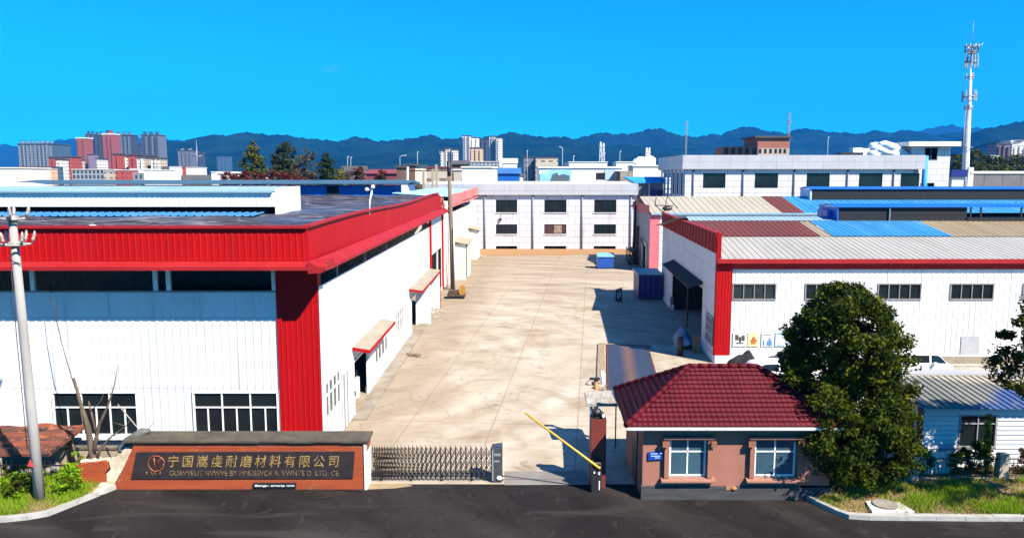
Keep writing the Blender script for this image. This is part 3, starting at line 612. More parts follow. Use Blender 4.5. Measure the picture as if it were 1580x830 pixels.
t = thing('tarpaulin_heap', (64.5, 132, 14.8), 'white plastic covered heap on the grey roof beside the stair tower', 'tarpaulin heap')
mb.build('plastic_cover', M('white_plastic', (.70, .76, .80), (.42, .55, .66), .35, .8, .5, 3), t)
t = thing('roof_tank', (58.5, 133, 14.8), 'dark box unit with two white lids on the grey roof', 'roof unit')
mb = MB(); mb.box(56.2, 61, 132, 134, 14.8, 16.0); mb.build('body', BLACKM, t); mb = MB(); mb.box(58.2, 59.8, 131.9, 133.5, 16.0, 16.8); mb.build('lid', WHITEPAINT, t); mb = MB(); mb.box(59.9, 61, 131.9, 133.5, 15.0, 16.7); mb.build('lid', WHITEPAINT, t)

# ================================================================== RIGHT WAREHOUSE
def xr(y): return 13.1+(y-48.5)*.069
rw = thing('warehouse', (25, 48.5, 0), 'white clad warehouse with red trim and patched red, blue and cream roof', 'warehouse')
RU = Vector((.069, 1, 0)).normalized(); RN = Vector((-1, .069, 0)).normalized(); c0 = Vector((13.1, 48.5, 0)); RL = 27.5
XR = 54.0
mb = MB()
wins = [(14.11+4.65*k, 16.93+4.65*k) for k in range(8)]
mb.clad((14.06, 48.5, 0), X, XR-14.06, .5, 6.4, FRONT, [(a-14.06, b-14.06, 4.13, 5.2) for a, b in wins], .36, .021)
mb.clad(c0, RU, RL, .5, 7.15, RN, [(4.7, 19.8, .5, 4.15)], .4, .02)
mb.clad((XR, 48.5, 0), Y_, RL, 0, 8, X, (), .4, .02); mb.clad((15, 76, 0), X, XR-15, 0, 7, Y_, (), .4, .02)
mb.build('wall', WHITE, rw)
mb = MB(); mb.box(13.12, XR, 48.38, 48.7, -.05, .5)
mb.obox(c0+RN*.06-Z*.05, RU*4.7, -RN*.25, Z*.55); mb.obox(c0+RU*19.8+RN*.06-Z*.05, RU*7.7, -RN*.25, Z*.55); mb.build('plinth', WHITEPAINT, rw)
OLDBR = M('old_brick_plinth', (.36, .29, .19), (.22, .16, .10), .9, 1.5, .4); mixover(OLDBR, brick_fac(OLDBR, .24, .07, .012), (.42, .38, .30))
mb = MB(); mb.box(27.0, 33, 48.30, 48.379, -.05, .46); mb.build('brick_plinth', OLDBR, rw)
mb = MB(); mb.clad((13.1, 48.42, 0), X, .98, .5, 6.42, FRONT, (), .2, .016); mb.box(13.06, 14.05, 48.43, 48.6, .5, 6.4); mb.obox(c0+RN*.05+Z*.5, RU*.3, -RN*.2, Z*6.7); mb.build('corner_pillar', RED, rw)
mb = MB(); mb.clad((14.08, 48.41, 0), X, XR-14.08, 6.12, 6.52, FRONT, (), .28, .028); mb.build('trim_band', M('bright_red_trim', (.50, .018, .018), (.42, .014, .014), .6, 1., spec=.2), rw)
mb = MB(); mb.box(13.0, XR+.1, 48.05, 48.40, 6.52, 6.78); mb.build('gutter', REDTRIM, rw)
# patched roof; ribs run up the slope
CREAM = M('weathered_cream_roof', (.47, .44, .39), (.37, .35, .30), .7, .25, stretch=(1, .3, 1)); mixover(CREAM, noise_fac(CREAM, .8, .55, .75, (3, .25, 1), mul=.5), (.28, .25, .22))
REDROOF = M('oxide_red_roof', (.17, .030, .016), (.12, .022, .013), .8, .4, stretch=(2, .2, 1))
TANROOF = M('tan_roof', (.40, .32, .20), (.33, .24, .13), .6, .4, stretch=(2, .2, 1))
BLUEROOF = M('sky_blue_roof', (.03, .23, .52), (.06, .32, .60), .45, .3, stretch=(2, .2, 1)); mixover(BLUEROOF, noise_fac(BLUEROOF, .7, .58, .8, (3, .2, 1), mul=.5), (.25, .48, .62))
SL = Vector((.069, 1, .135)); SLn = Vector((0, -.135, 1)).normalized()
def patch(xa_, xb_, s0, s1, m, lift=0., name='roof_sheet', base=(13.3, 48.2, 6.74)):
    mb = MB(); o = Vector(base); mb.clad(Vector((xa_, o.y, o.z))+SLn*lift, X, xb_-xa_, s0, s1, SLn, (), .42, .03, v=SL); return mb.build(name, m, rw)
patch(13.15, XR, 0, 6.9, CREAM); patch(13.0, 21.8, 6.75, 12.6, REDROOF, .06); patch(21.8, 22.7, 6.85, 12.6, TANROOF, .03); patch(22.7, 31.3, 6.75, 12.6, BLUEROOF, .07); patch(31.3, XR, 6.75, 12.6, TANROOF, .05)
patch(13.2, XR, 12.4, 14.2, BLUEPALE, .09, 'ridge_sheet')
mb = MB(); q = Vector((13.2, 48.2, 6.74))+SL*14.0; mb.clad(q-X*.95, X, XR-13, 0, 13.5, SLn, (), .55, .05, v=Vector((.069, 1, -.11))); mb.build('roof_sheet', CREAM, rw)
# parapet fascia on the yard side
mb = MB(); o = c0+RN*.12
mb.clad(o, RU, RL, 7.12, 8.40, RN, (), 1.3, .05); mb.obox(o+Z*7.12-RN*.15, RU*RL, RN*.14, Z*1.27)
mb.clad((13.0, 48.36, 0), X, .3, 6.5, 8.40, FRONT, (), 1, .0); mb.build('fascia', M('dark_red_fascia', (.40, .004, .006), (.32, .004, .005), .65, .5, spec=.12), rw)
mb = MB(); mb.obox(o+Z*8.40-RN*.2, RU*RL, RN*.3, Z*.08); mb.build('coping', REDTRIM, rw)
# ridge ventilator
mb = MB(); mb.prism([(25.6, 60.4, 9.62), (25.6, 62.3, 9.80), (25.6, 64.2, 9.62), (25.6, 64.2, 9.56), (25.6, 62.3, 9.74), (25.6, 60.4, 9.56)], (XR-25.6, 0, 0)); mb.build('vent_roof', BLUEM, rw)
mb = MB(); mb.box(25.7, 25.8, 60.5, 64.1, 8.3, 9.56); mb.box(25.3, 25.7, 61.5, 63.5, 8.3, 9.3); mb.build('vent_end', BLUEM, rw)
mb = MB(); mb.box(25.8, 36.0, 60.62, 60.7, 8.35, 9.56); mb.box(25.8, XR, 64.0, 64.1, 8.3, 8.95); mb.box(36, XR, 60.5, 60.6, 8.3, 8.75); mb.build('vent_shade_sheet', DARK, rw)  # dark sheets stand in for the shade inside the open vent
for x in (29.8, 36.2, 37.0, 40.2, 43.5): mb = MB(); mb.box(x, x+.1, 60.48, 60.60, 8.4, 9.56); mb.build('vent_post', GALV if x < 30 else BLACKM, rw)
# front windows
for a, b in wins: window(rw, (a, 48.5, 4.13), X, FRONT, b-a, 1.07, (.26, .5, .74), (), GREYFRAME, M('green_tinted_glass', (.02, .03, .03), (.03, .045, .045), .1, .6) if a < 15 else GLASS, .08, .07)
# loading bay with its sloping canopy
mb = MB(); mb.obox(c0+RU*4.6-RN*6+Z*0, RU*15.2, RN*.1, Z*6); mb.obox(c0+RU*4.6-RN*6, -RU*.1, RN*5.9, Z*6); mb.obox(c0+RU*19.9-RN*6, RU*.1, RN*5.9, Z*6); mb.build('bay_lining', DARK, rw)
mb = MB(); o = c0+RU*4.6+RN*.06; mb.prism([o+Z*4.65, o+RN*.95+Z*4.25, o+RN*.95+Z*4.15, o+Z*4.5], RU*14.6); mb.build('canopy', M('dark_canopy_sheet', (.05, .045, .04), (.09, .075, .065), .8, 1., spec=.1), rw)
mb = MB(); mb.obox(c0+RU*19.8-RN*.1, RU*.6, RN*.2, Z*1.2); mb.build('bay_post', CONC, rw)
mb = MB(); mb.obox(c0+RU*12-RN*.2, RU*.15, RN*.1, Z*4.1); mb.build('bay_frame', BLACKM, rw)
mb = MB(); mb.box(29.0, 30.2, 48.455, 48.468, .5, 1.75); mb.build('wall_hatch', M('grey_hatch', (.55, .55, .56), None, .5), rw)

def poster(label, x0, x1, z0, z1, base, marks, y=48.44):
    t = thing('poster', ((x0+x1)/2, y, z0), label, 'poster')
    mb = MB(); mb.box(x0, x1, y, y+.02, z0, z1); mb.build('sheet', base, t)
    for m, rects in marks:
        mb = MB()
        for a, b, c, d in rects: mb.box(x0+(x1-x0)*a, x0+(x1-x0)*b, y-.006, y-.001, z0+(z1-z0)*c, z0+(z1-z0)*d)
        mb.build('print', m, t)
PW = M('poster_white', (.72, .72, .7), (.66, .67, .66), .5); PY = M('poster_yellow', (.70, .58, .26), (.72, .65, .42), .5, 2); PO = M('poster_orange', (.55, .13, .02), (.62, .2, .03), .5, 3); PB = M('poster_blue', (.06, .22, .50), (.12, .36, .62), .5, 3); PL = M('poster_pale_blue', (.38, .60, .76), (.55, .70, .78), .5, 1.5); PK = M('poster_black', (.05, .045, .04), (.12, .1, .08), .6, 3)
poster('cream poster with a dark print beside the red corner pillar', 14.25, 15.15, 1.1, 2.0, PW, [(PK, [(.15, .4, .45, .85), (.42, .6, .3, .7), (.62, .85, .4, .8), (.2, .75, .18, .28)])])
poster('yellow poster with an orange flower shape on the white wall', 15.2, 15.95, 1.1, 2.0, PY, [(PO, [(.25, .8, .3, .5), (.38, .65, .5, .68), (.3, .7, .16, .28)])])
poster('white and blue picture poster between the yellow and pale blue posters', 16.1, 16.85, 1.1, 2.0, PW, [(PB, [(.1, .25, .05, .45), (.45, .9, .05, .4), (.6, .8, .4, .6)]), (PK, [(.1, .85, .82, .88)])])
poster('wide pale blue notice with columns of print beside the dark tree', 17.0, 19.6, 1.08, 2.02, PL, [(PB, [(.03, .22, .86, .95), (.30, .48, .86, .95), (.55, .72, .86, .95), (.03, .2, .03, .08), (.3, .6, .03, .08)]), (PW, [(.04+.155*k, .15+.155*k, .16, .76) for k in range(6)])])
t = thing('notice_board', c0+RU*1.4, 'pale notice board with dark frames on the shaded side wall by the red pillar', 'notice board')
o = c0+RU*.5+RN*.04
mb = MB(); mb.obox(o+Z*.95, RU*2.4, RN*.05, Z*1.9); mb.build('board', M('board_pale', (.45, .5, .55), (.3, .36, .42), .5, 2), t)
mb = MB()
for a, b in ((.15, .9), (1.0, 1.6), (1.7, 2.3)):
    for z in (1.1, 1.75, 2.3): mb.obox(o+Z*z+RU*a+RN*.05, RU*(b-a), RN*.01, Z*.42)
mb.build('notice', M('notice_dark', (.10, .13, .17), (.22, .26, .3), .6, 3), t)
t = thing('bracket', (15.0, 75.4, 8.5), 'thin black antenna bracket on the rear corner of the red fascia', 'bracket')
mb = MB(); q = Vector((15.0, 75.6, 8.45))
for a, b in (((0, 0, 0), (-.9, 0, .7)), ((-.9, 0, .7), (-.8, 0, 1.5)), ((0, 0, 0), (.3, 0, 1.6)), ((.3, 0, 1.6), (1.3, -.3, .4)), ((-.9, 0, .7), (.9, 0, .65))): mb.tube([q+Vector(a), q+Vector(b)], .045, 5)
mb.build('rods', BLACKM, t); mb = MB(); mb.blob(q+Vector((.3, -.1, .4)), (.5, .3, .22), 7, 0, .2); mb.build('lamp_head', BLACKM, t)

# ================================================================== MIDDLE SHED (pink pillar, cream roof)
md = thing('workshop', (25, 95.6, 0), 'workshop with a pink corner pillar and cream, brown and blue roof', 'workshop')
MU = Vector((.03, 1, 0)).normalized(); MN = Vector((-1, .03, 0)).normalized(); m0 = Vector((17.25, 95.6, 0))
GREYP = M('grey_panel', (.34, .35, .38), (.26, .26, .28), .6, .6)
mb = MB(); mb.wall(m0, MU, 16.4, 0, 7.4, [(2.5, 5.6, 0, 3.0)]); mb.build('wall', GREYP, md)
mb = MB(); mb.obox(m0-MN*1.2, MU*16, MN*.1, Z*7); mb.build('inner_wall', DARK, md)
mb = MB(); mb.obox(m0+MU*1.9+MN*.05, MU*4.6, MN*.15, Z*.9+Z*2.6); mb.obox(m0+MU*2.5+MN*.25, MU*3.1, -MN*.1, Z*.01)
mb = MB(); mb.obox(m0+MU*1.9+MN*.02, MU*.6, MN*.12, Z*3.6); mb.obox(m0+MU*5.6+MN*.02, MU*.5, MN*.12, Z*3.6); mb.obox(m0+MU*1.9+MN*.02+Z*3.0, MU*4.2, MN*.13, Z*.6); mb.build('door_surround', PALECONC, md)
mb = MB(); mb.clad(m0+MN*.1, MU, 16.4, 7.2, 8.4, MN, (), 1.2, .04, v=(0, 0, 1)); mb.build('fascia', PINK, md)
mb = MB(); mb.box(17.25, 18.45, 95.5, 95.7, 0, 7.3); mb.build('corner_pillar', M('pink_pillar', (.62, .13, .16), (.55, .10, .12), .6, .8), md)
TILEW = M('white_tile', (.78, .76, .70), None, .4); mixover(TILEW, brick_fac(TILEW, 5, 1.0, .05), (.25, .22, .2))
mb = MB(); mb.box(18.46, 62, 95.55, 95.75, 0, 7.3); mb.build('front_wall', TILEW, md)
MS = Vector((0, 1, .21)); MSn = Vector((0, -.21, 1)).normalized()
def mpatch(a, b, s0, s1, m, lift=0): mb = MB(); mb.clad(Vector((a, 95.3, 7.45))+MSn*lift, X, b-a, s0, s1, MSn, (), .8, .05, v=MS); mb.build('roof_sheet', m, md)
CREAM2 = M('cream_roof', (.52, .46, .34), (.46, .40, .29), .55, .3, stretch=(2, .3, 1))
mpatch(17.3, 33.6, 0, 8.7, CREAM2); mpatch(33.6, 36.5, -.2, 8.7, REDROOF, .02); mpatch(36.5, 76, 0, 8.7, BLUEROOF)
mb = MB(); mb.clad((17.3, 103.95, 9.25), X, 58, 0, 8.7, (0, .2, 1), (), .8, .05, v=(0, 1, -.2)); mb.build('roof_sheet', BLUEROOF, md)
mb = MB(); mb.box(17.3, 76, 95.1, 95.32, 7.25, 7.46); mb.build('gutter', M('blue_gutter', (.2, .4, .6), None, .5), md)
mb = MB(); mb.prism([(39.5, 101.8, 10.35), (39.5, 103.8, 10.62), (39.5, 105.8, 10.35), (39.5, 105.8, 10.27), (39.5, 103.8, 10.54), (39.5, 101.8, 10.27)], (29.3, 0, 0)); mb.build('vent_roof', BLUEM, md)
mb = MB(); mb.box(39.8, 68.6, 102, 102.1, 8.9, 10.27); mb.box(68.5, 68.6, 102.1, 105.6, 8.9, 10.27); mb.build('vent_shade_sheet', DARK, md); mb = MB(); mb.box(39.6, 39.8, 102, 105.6, 8.9, 10.27); mb.build('vent_end', M('white_blue_sheet', (.55, .62, .7), None, .5), md)  # vent opening closed with dark sheets, its inner shade as colour
RUST = M('rusty_pipe', (.16, .05, .03), (.09, .04, .03), .8, 3)
for dx, s, h in ((.15, 13.0, 9.3), (.35, 11.5, 8.0), (.2, 9.8, 5.2)):
    q = m0+MU*s+MN*dx; mb = MB(); mb.tube([q, q+Z*h], .16, 8); mb.build('pipe', RUST, md)
mb = MB(); q = m0+MU*7.5+MN*.3; mb.tube([q+Z*3.9, q-MU*3+Z*3.4, q-MU*4.5+Z*3.0, q-MU*4.6+Z*.2], .09, 6); mb.tube([q+MU*5+Z*6, q+MU*3+MN*.3+Z*5, q+MU*3+MN*.5+Z*0], .11, 6); mb.build('pipe', BLACKM, md)
t = thing('scrap_rack', m0+MU*9+MN*1.0, 'rusty steel rack full of scrap against the grey workshop wall', 'rack')
mb = MB(); q = m0+MU*7+MN*.5
for k in range(4): mb.obox(q+MU*(k*1.6), MU*.1, MN*.1, Z*(4.6-.4*k)); mb.obox(q+MU*(k*1.6)+MN*.9, MU*.1, MN*.1, Z*2.2)
for z in (.9, 1.8): mb.obox(q+Z*z, MU*5, MN*1.0, Z*.08)
mb.build('frame', BLACKM, t); SCM = M('scrap_metal', (.12, .10, .09), (.3, .27, .25), .7, 4)
for k in range(14): mb = MB(); mb.blob(q+MU*random.uniform(.2, 4.8)+MN*random.uniform(.2, .9)+Z*random.choice((.15, 1.1, 2.0)), (.3, .35, .22), 5, 0, .3); mb.build('scrap_piece', SCM, t)

# ================================================================== THINGS IN THE YARD
NAVY = M('navy_blue_paint', (.012, .022, .22), (.010, .018, .16), .45, 1.)
t = thing('blue_container', (13.4, 75, 0), 'large dark blue steel bin with a grey lid against the white warehouse', 'steel bin')
mb = MB(); mb.clad((12.35, 73.8, 0), X, 2.25, .15, 2.45, FRONT, (), .56, .03); mb.box(12.35, 14.6, 73.81, 77, .15, 2.45); mb.build('body', NAVY, t)
mb = MB(); mb.prism([(12.25, 73.6, 2.46), (12.25, 73.6, 2.55), (12.25, 77.1, 2.75), (12.25, 77.1, 2.46)], (2.45, 0, 0)); mb.build('lid', GALV, t)
for x in (12.5, 14.2):
    for y in (74.0, 76.6): mb = MB(); mb.tube([(x, y, .09), (x+.12, y, .09)], .09, 10); mb.build('wheel', BLACKM, t)
BINB = M('bin_blue', (.012, .09, .42), (.01, .07, .34), .45, 1.)
t = thing('waste_bin', (12.2, 99.5, 0), 'bright blue waste container with a pale blue top in the open yard', 'waste bin')
mb = MB(); mb.prism([(11.2, 99, .12), (13.2, 99, .12), (13.3, 99, 1.55), (11.15, 99, 1.55)], (0, 1.7, 0)); mb.build('body', BINB, t)
mb = MB(); mb.prism([(11.1, 98.9, 1.56), (11.1, 98.9, 1.62), (11.1, 99.8, 2.05), (11.1, 100.8, 1.75), (11.1, 100.8, 1.56)], (2.25, 0, 0)); mb.build('lid', M('pale_blue_lid', (.10, .38, .58), (.3, .5, .6), .5, 2), t)
for x in (11.3, 12.95): mb = MB(); mb.box(x, x+.15, 99.1, 100.6, 0, .13); mb.build('skid', BLACKM, t)
t = thing('cabinet', (10.3, 73, 0), 'small black and pale blue cabinet standing alone on the yard', 'cabinet')
mb = MB(); mb.box(10.0, 10.62, 72.9, 73.4, 0, 1.1); mb.prism([(10.0, 72.9, 1.1), (10.62, 72.9, 1.1), (10.62, 72.9, 1.3)], (0, .5, 0)); mb.build('body', BLACKM, t)
mb = MB(); mb.box(10.14, 10.30, 72.88, 72.898, .3, .85); mb.box(10.34, 10.52, 72.88, 72.898, .45, .95); mb.box(10.2, 10.5, 72.88, 72.898, 1.0, 1.08); mb.build('panel', M('pale_blue_panel', (.35, .5, .6), (.1, .16, .22), .4, 5), t)
# weighbridge plate with brick edging
PLATE = M('steel_plate', (.040, .052, .085), (.06, .07, .10), .5, .6, metal=.2)
mixover(PLATE, pos_fac(PLATE, 1, -.12, -.05, .55, .25, 1.2, True, .9), (.24, .115, .055))
t = thing('weighbridge', (7.4, 47.5, 0), 'blue grey steel weighbridge plate with a rusty streak let into the yard', 'weighbridge')
mb = MB(); P4 = [(5.45, 41.7), (8.25, 41.5), (9.56, 53.2), (6.85, 53.6)]; mb.prism([(x, y, .012) for x, y in P4], (0, 0, .045)); mb.build('plate', PLATE, t)
mb = MB()
for a, b in zip(P4, P4[1:]+P4[:1]):
    a, b = Vector((*a, .01)), Vector((*b, .01)); d = (b-a).normalized(); nn = Vector((d.y, -d.x, 0)); mb.obox(a+nn*.01, b-a, nn*.10, Z*.065)
mb.build('edge_angle', RUST, t)
BRK = M('tan_brick_edging', (.34, .23, .12), (.22, .13, .07), .9, 1.4, .6); mixover(BRK, brick_fac(BRK, .5, .22, .03, .5, 'xy'), (.45, .38, .28))
mb = MB(); mb.prism([(4.75, 41.9, .01), (5.25, 41.9, .01), (6.65, 54, .01), (6.2, 54, .01)], (0, 0, .1)); mb.prism([(6.2, 54.02, .01), (6.65, 54.02, .01), (9.9, 53.6, .01), (9.9, 53.2, .01), (6.66, 53.75, .01)], (0, 0, .06)); struct(mb.build('brick_edging', BRK))
rubble('rubble_heap', (4.9, 43.2), 22, .45, PSTONE, 'broken brick rubble lying beside the weighbridge edge', 'rubble')
t = thing('white_post', (5.2, 42.8, 0), 'short white stone post on the weighbridge edging', 'post'); mb = MB(); mb.tube([(5.2, 42.8, 0), (5.2, 42.8, .7), (5.18, 42.8, .95)], [.16, .14, .07], 8); mb.build('shaft', WHITEPAINT, t); mb = MB(); mb.box(5.0, 5.4, 42.6, 43, 0, .14); mb.build('base', CONC, t)
# slab roofed stand by the weighbridge
t = thing('slab_stand', (4.05, 33, 0), 'small stand with a rough stone slab top behind the brick pillar', 'stand')
mb = MB(); mb.grid(lambda a, b: (3.3+1.55*a, 32.6+1.4*b, 2.08+.22*b+.02*math.sin(a*17+b*9)), 10, 8, smooth=False); mb.prism([(3.3, 32.6, 1.98), (4.85, 32.6, 1.98), (4.85, 32.6, 2.07), (3.3, 32.6, 2.07)], (0, 1.35, .15)); mb.build('slab', M('rough_slab', (.30, .25, .19), (.46, .44, .40), .9, 2, .7), t)
for x in (3.5, 3.75, 4.6): mb = MB(); mb.tube([(x, 32.85, 0), (x, 32.85, 2.02)], .07 if x < 4 else .03, 8); mb.build('leg', WHITEPAINT if x < 4 else BLACKM, t)
t = thing('yellow_post', (3.9, 34.1, 0), 'short yellow post rising behind the stone slab', 'post'); mb = MB(); mb.tube([(3.85, 34.1, 0), (3.85, 34.1, 2.8)], .10, 8); mb.build('shaft', M('ochre_paint', (.46, .22, .04), (.35, .18, .05), .6, 2), t); mb = MB(); mb.box(3.55, 4.0, 33.95, 34.2, 2.8, 2.86); mb.build('cap', BLACKM, t)
# by the loading bay
t = thing('gas_cylinder', (11.35, 50.6, 0), 'tall black gas cylinder standing in the shade by the bay', 'gas cylinder')
mb = MB(); mb.tube([(11.35, 50.6, 0), (11.35, 50.6, 1.15), (11.35, 50.6, 1.28), (11.35, 50.6, 1.34)], [.2, .2, .12, .07], 12); mb.build('body', BLACKM, t); mb = MB(); mb.tube([(11.35, 50.6, 1.34), (11.35, 50.6, 1.46)], .09, 8); mb.build('valve_cap', GALV, t)
t = thing('covered_goods', (12.5, 53, 0), 'goods heap under a pale blue sheet at the bay mouth', 'covered goods')
mb = MB(); mb.grid(lambda a, b: (11.6+1.3*a+.1*math.sin(b*9), 52.0+2.6*b, max(.0, 1.15*math.sin(math.pi*a)**.6*(.35+.65*b)+.08*math.sin(a*13+b*8))), 14, 14); mb.build('sheet', M('pale_blue_tarp', (.28, .36, .46), (.14, .2, .3), .6, 2), t)
t = thing('timber_bundle', (12.7, 51.4, 0), 'two tan boards leaning beside the covered goods', 'boards')
for x in (12.35, 12.62): mb = MB(); mb.obox((x, 51.2, 0), (.2, 0, 0), (0, .06, 0), (0.03, .15, 1.1)); mb.build('board', M('tan_board', (.45, .27, .12), (.35, .2, .09), .8, 3), t)

# ================================================================== ENTRANCE: sign wall, gate, pillar, barrier
OBRICK = M('orange_red_brick', (.56, .098, .014), (.40, .06, .012), .75, 1.2, .35, 8, stretch=(.4, 1, 3))
mixover(OBRICK, brick_fac(OBRICK, .26, .062, .006, .5), (.17, .04, .02)); mixover(OBRICK, noise_fac(OBRICK, 1.6, .62, .74, (.7, 1, 2), mul=.7), (.42, .22, .12))
GRAN = M('dark_granite', (.032, .026, .027), (.05, .04, .042), .30, 3, spec=.5)
mixover(GRAN, noise_fac(GRAN, .8, .55, .75, (.6, 1, 1.5), mul=.5), (.085, .065, .06))
GOLD = M('gold_paint', (.52, .33, .10), (.26, .16, .06), .5, 5, contrast=(.42, .6)); EMB = M('copper_paint', (.45, .10, .035), (.35, .06, .02), .4, 6); FADE = M('worn_gold_paint', (.30, .19, .09), (.09, .06, .04), .6, 9, contrast=(.4, .6))
COPE = M('mossy_slate_coping', (.060, .050, .036), (.11, .09, .062), .9, 1.6, .7, 7); mixover(COPE, noise_fac(COPE, 1.4, .58, .70, mul=.6), (.12, .11, .04))
sw = thing('sign_wall', (-10.4, 28.7, 0), 'orange brick entrance wall with gold company name on a dark stone panel', 'sign wall')
mb = MB(); mb.prism([(-15.45, 28.4, -.05), (-5.72, 28.4, -.05), (-5.57, 28.4, 1.84), (-14.5, 28.4, 1.84)], (0, .8, 0)); mb.build('wall', OBRICK, sw)
mb = MB()
for k in range(9): mb.prism([(-14.9+k*1.045, 28.30, 1.86+.012*math.sin(k*3)), (-14.9+k*1.045+1.03, 28.30, 1.86+.012*math.sin(k*3)), (-14.9+k*1.045+1.03, 28.30, 1.93), (-14.9+k*1.045, 28.30, 1.93)], (0, 1.05, .05))
mb.build('coping', COPE, sw)
mb = MB(); mb.prism([(-14.72, 28.36, .40), (-6.15, 28.36, .42), (-6.05, 28.36, 1.50), (-14.45, 28.36, 1.47)], (0, .035, 0)); pan = mb.build('panel', GRAN, sw)
mb = MB(); mb.box(-5.70, -5.60, 28.35, 29.25, -.03, 1.78); mb.build('end_edge', WHITEPAINT, sw)
def fit_text(name, body, x0, x1, z0, z1, y, mat, parent, spacing=1., shear=0.):
    t = text(name, body, 1.0, (x0, y, z0), math.pi/2, mat, parent, shear, 1., .012, 'LEFT', 0, spacing)
    vs = np.array([v.co[:] for v in t.data.vertices]); lo, hi = vs.min(0), vs.max(0)
    for v in t.data.vertices: v.co = ((v.co.x-lo[0])/(hi[0]-lo[0])*(x1-x0), (v.co.y-lo[1])/(hi[1]-lo[1])*(z1-z0), v.co.z)
    return t
fit_text('lettering', '宁国嵩虔耐磨材料有限公司', -13.25, -6.66, .88, 1.35, 28.355, GOLD, pan, 1.42, .16)
fit_text('lettering', 'GUAVVELIT NVWVE BY MNUSSVCA R. VWNTE D  LTD  CE', -13.22, -6.70, .53, .74, 28.355, FADE, pan, 1.0)
mb = MB(); cx, cz = -13.72, 1.02
mb.tube([(cx+.30*math.cos(a/24*6.283)*(1.12 if abs(a-2) < 3 else 1), 28.35, cz+.31*math.sin(a/24*6.283)) for a in range(25)], .022, 6)
mb.tube([(cx-.06, 28.35, cz-.20), (cx-.06, 28.35, cz+.24)], .024, 6); mb.tube([(cx+.1, 28.35, cz-.22), (cx+.1, 28.35, cz+.12), (cx+.2, 28.35, cz+.2)], .016, 6)
mb.build('emblem', EMB, pan)
mb = MB()
for dx, t_ in ((-.38, .0), (-.2, .05), (-.04, -.04), (.16, -.06)): mb.tube([(cx+dx, 28.35, cz-.32), (cx+dx+t_, 28.35, cz-.5)], .018, 6)
mb.build('emblem_stroke', FADE, pan)
t = thing('name_plate', (-9.1, 28.3, 0), 'small black plate with a row of white letters at the foot of the sign wall', 'plate')
mb = MB(); mb.box(-10.0, -8.35, 28.34, 28.395, .05, .24); mb.build('plate', BLACKM, t); fit_text('lettering', 'Bangy- amanp nnn', -9.93, -8.42, .09, .18, 28.33, WHITEPAINT, t)
# broken wall end left of the sign
RENDER = M('crumbling_render', (.62, .53, .40), (.44, .34, .23), .9, 2.2, .8, 6)
bw = thing('broken_wall', (-16.2, 28.6, 0), 'broken low brick wall with crumbling cream render beside the sign wall', 'wall')
mb = MB(); mb.prism([(-16.75, 28.45, -.05), (-15.75, 28.45, -.05), (-15.8, 28.45, .55), (-15.62, 28.45, .78), (-15.72, 28.45, 1.08), (-16.85, 28.45, .92)], (0, .45, 0)); mb.build('brickwork', OBRICK, bw)
mb = MB(); P = [(-15.74, .0), (-15.5, .05), (-14.65, 1.5), (-14.9, 1.62), (-15.25, 1.3), (-15.62, 1.06), (-15.55, .75), (-15.74, .55)]
mb.prism([(x, 28.5, z) for x, z in P], (0, .5, 0)); mb.build('render', RENDER, bw)
mb = MB()
for k in range(16): mb.blob((-16.75+k*.08, 28.7, .98+.005*k), (random.uniform(.05, .1), .12, random.uniform(.04, .12)), 5, 0, .3)
mb.build('rubble_top', RENDER, bw)
rubble('rubble_heap', (-15.75, 28.25), 16, .28, RENDER, 'cream mortar lumps fallen at the foot of the broken wall', 'rubble')
t = thing('tarpaulin_roll', (-14.9, 29, 1.6), 'grey tarpaulin roll and sticks dumped on the end of the sign wall', 'tarpaulin')
mb = MB(); mb.tube([(-15.35, 28.8, 1.42), (-15.0, 28.9, 1.72), (-14.5, 29.0, 2.06), (-14.2, 29.05, 2.1)], [.10, .2, .17, .06], 9); mb.blob((-15.05, 28.75, 1.45), (.3, .25, .2), 7, 0, .3); mb.build('cover', M('grey_tarp', (.14, .15, .13), (.06, .065, .06), .7, 3), t)
mb = MB(); mb.tube([(-14.5, 29, 2.0), (-15.6, 29.4, 3.05)], .022, 5); mb.tube([(-14.4, 29, 2.05), (-13.9, 29.1, 2.6)], .018, 5); mb.build('stick', M('bleached_wood', (.5, .45, .38), None, .8), t)
# folding gate
GSTEEL = M('bronze_steel', (.060, .040, .025), (.035, .025, .018), .55, 5, spec=.3)
gt = thing('folding_gate', (-3.1, 29.2, 0), 'low folding lattice gate drawn out from the sign wall', 'gate')
xp = [-5.5]; N = 30
while len(xp) < N: xp.append(xp[-1]+.095+.15*min(1, len(xp)/20))
sc_ = (-.82+5.5)/(xp[-1]+5.5); xp = [-5.5+(x+5.5)*sc_ for x in xp]
for i, x in enumerate(xp):
    mb = MB(); mb.tube([(x, 29.1, .06), (x, 29.1, 1.25), (x, 29.1, 1.32), (x, 29.1, 1.50)], [.017, .017, .03, .004], 6); mb.tube([(x, 29.45, .06), (x, 29.45, 1.25)], .015, 5); mb.tube([(x, 29.1, .35), (x, 29.45, .35)], .012, 5); mb.build('post', GSTEEL, gt)
for y in (29.1, 29.45):
    mb = MB()
    for a, b in zip(xp, xp[1:]):
        for k in range(3):
            z0, z1 = .12+.38*k, .12+.38*(k+1)
            mb.tube([(a, y-.02, z0), (b, y-.02, z1)], .013, 5); mb.tube([(a, y+.02, z1), (b, y+.02, z0)], .013, 5)
    mb.build('lattice', GSTEEL, gt)
mb = MB(); mb.prism([(-.80, 28.95, .05), (-.38, 28.95, .05), (-.38, 28.95, 1.42), (-.80, 28.95, 1.36)], (0, .65, 0)); hd = mb.build('drive_unit', M('grey_drive_box', (.14, .14, .15), (.09, .09, .1), .4, 2, metal=.4), gt)
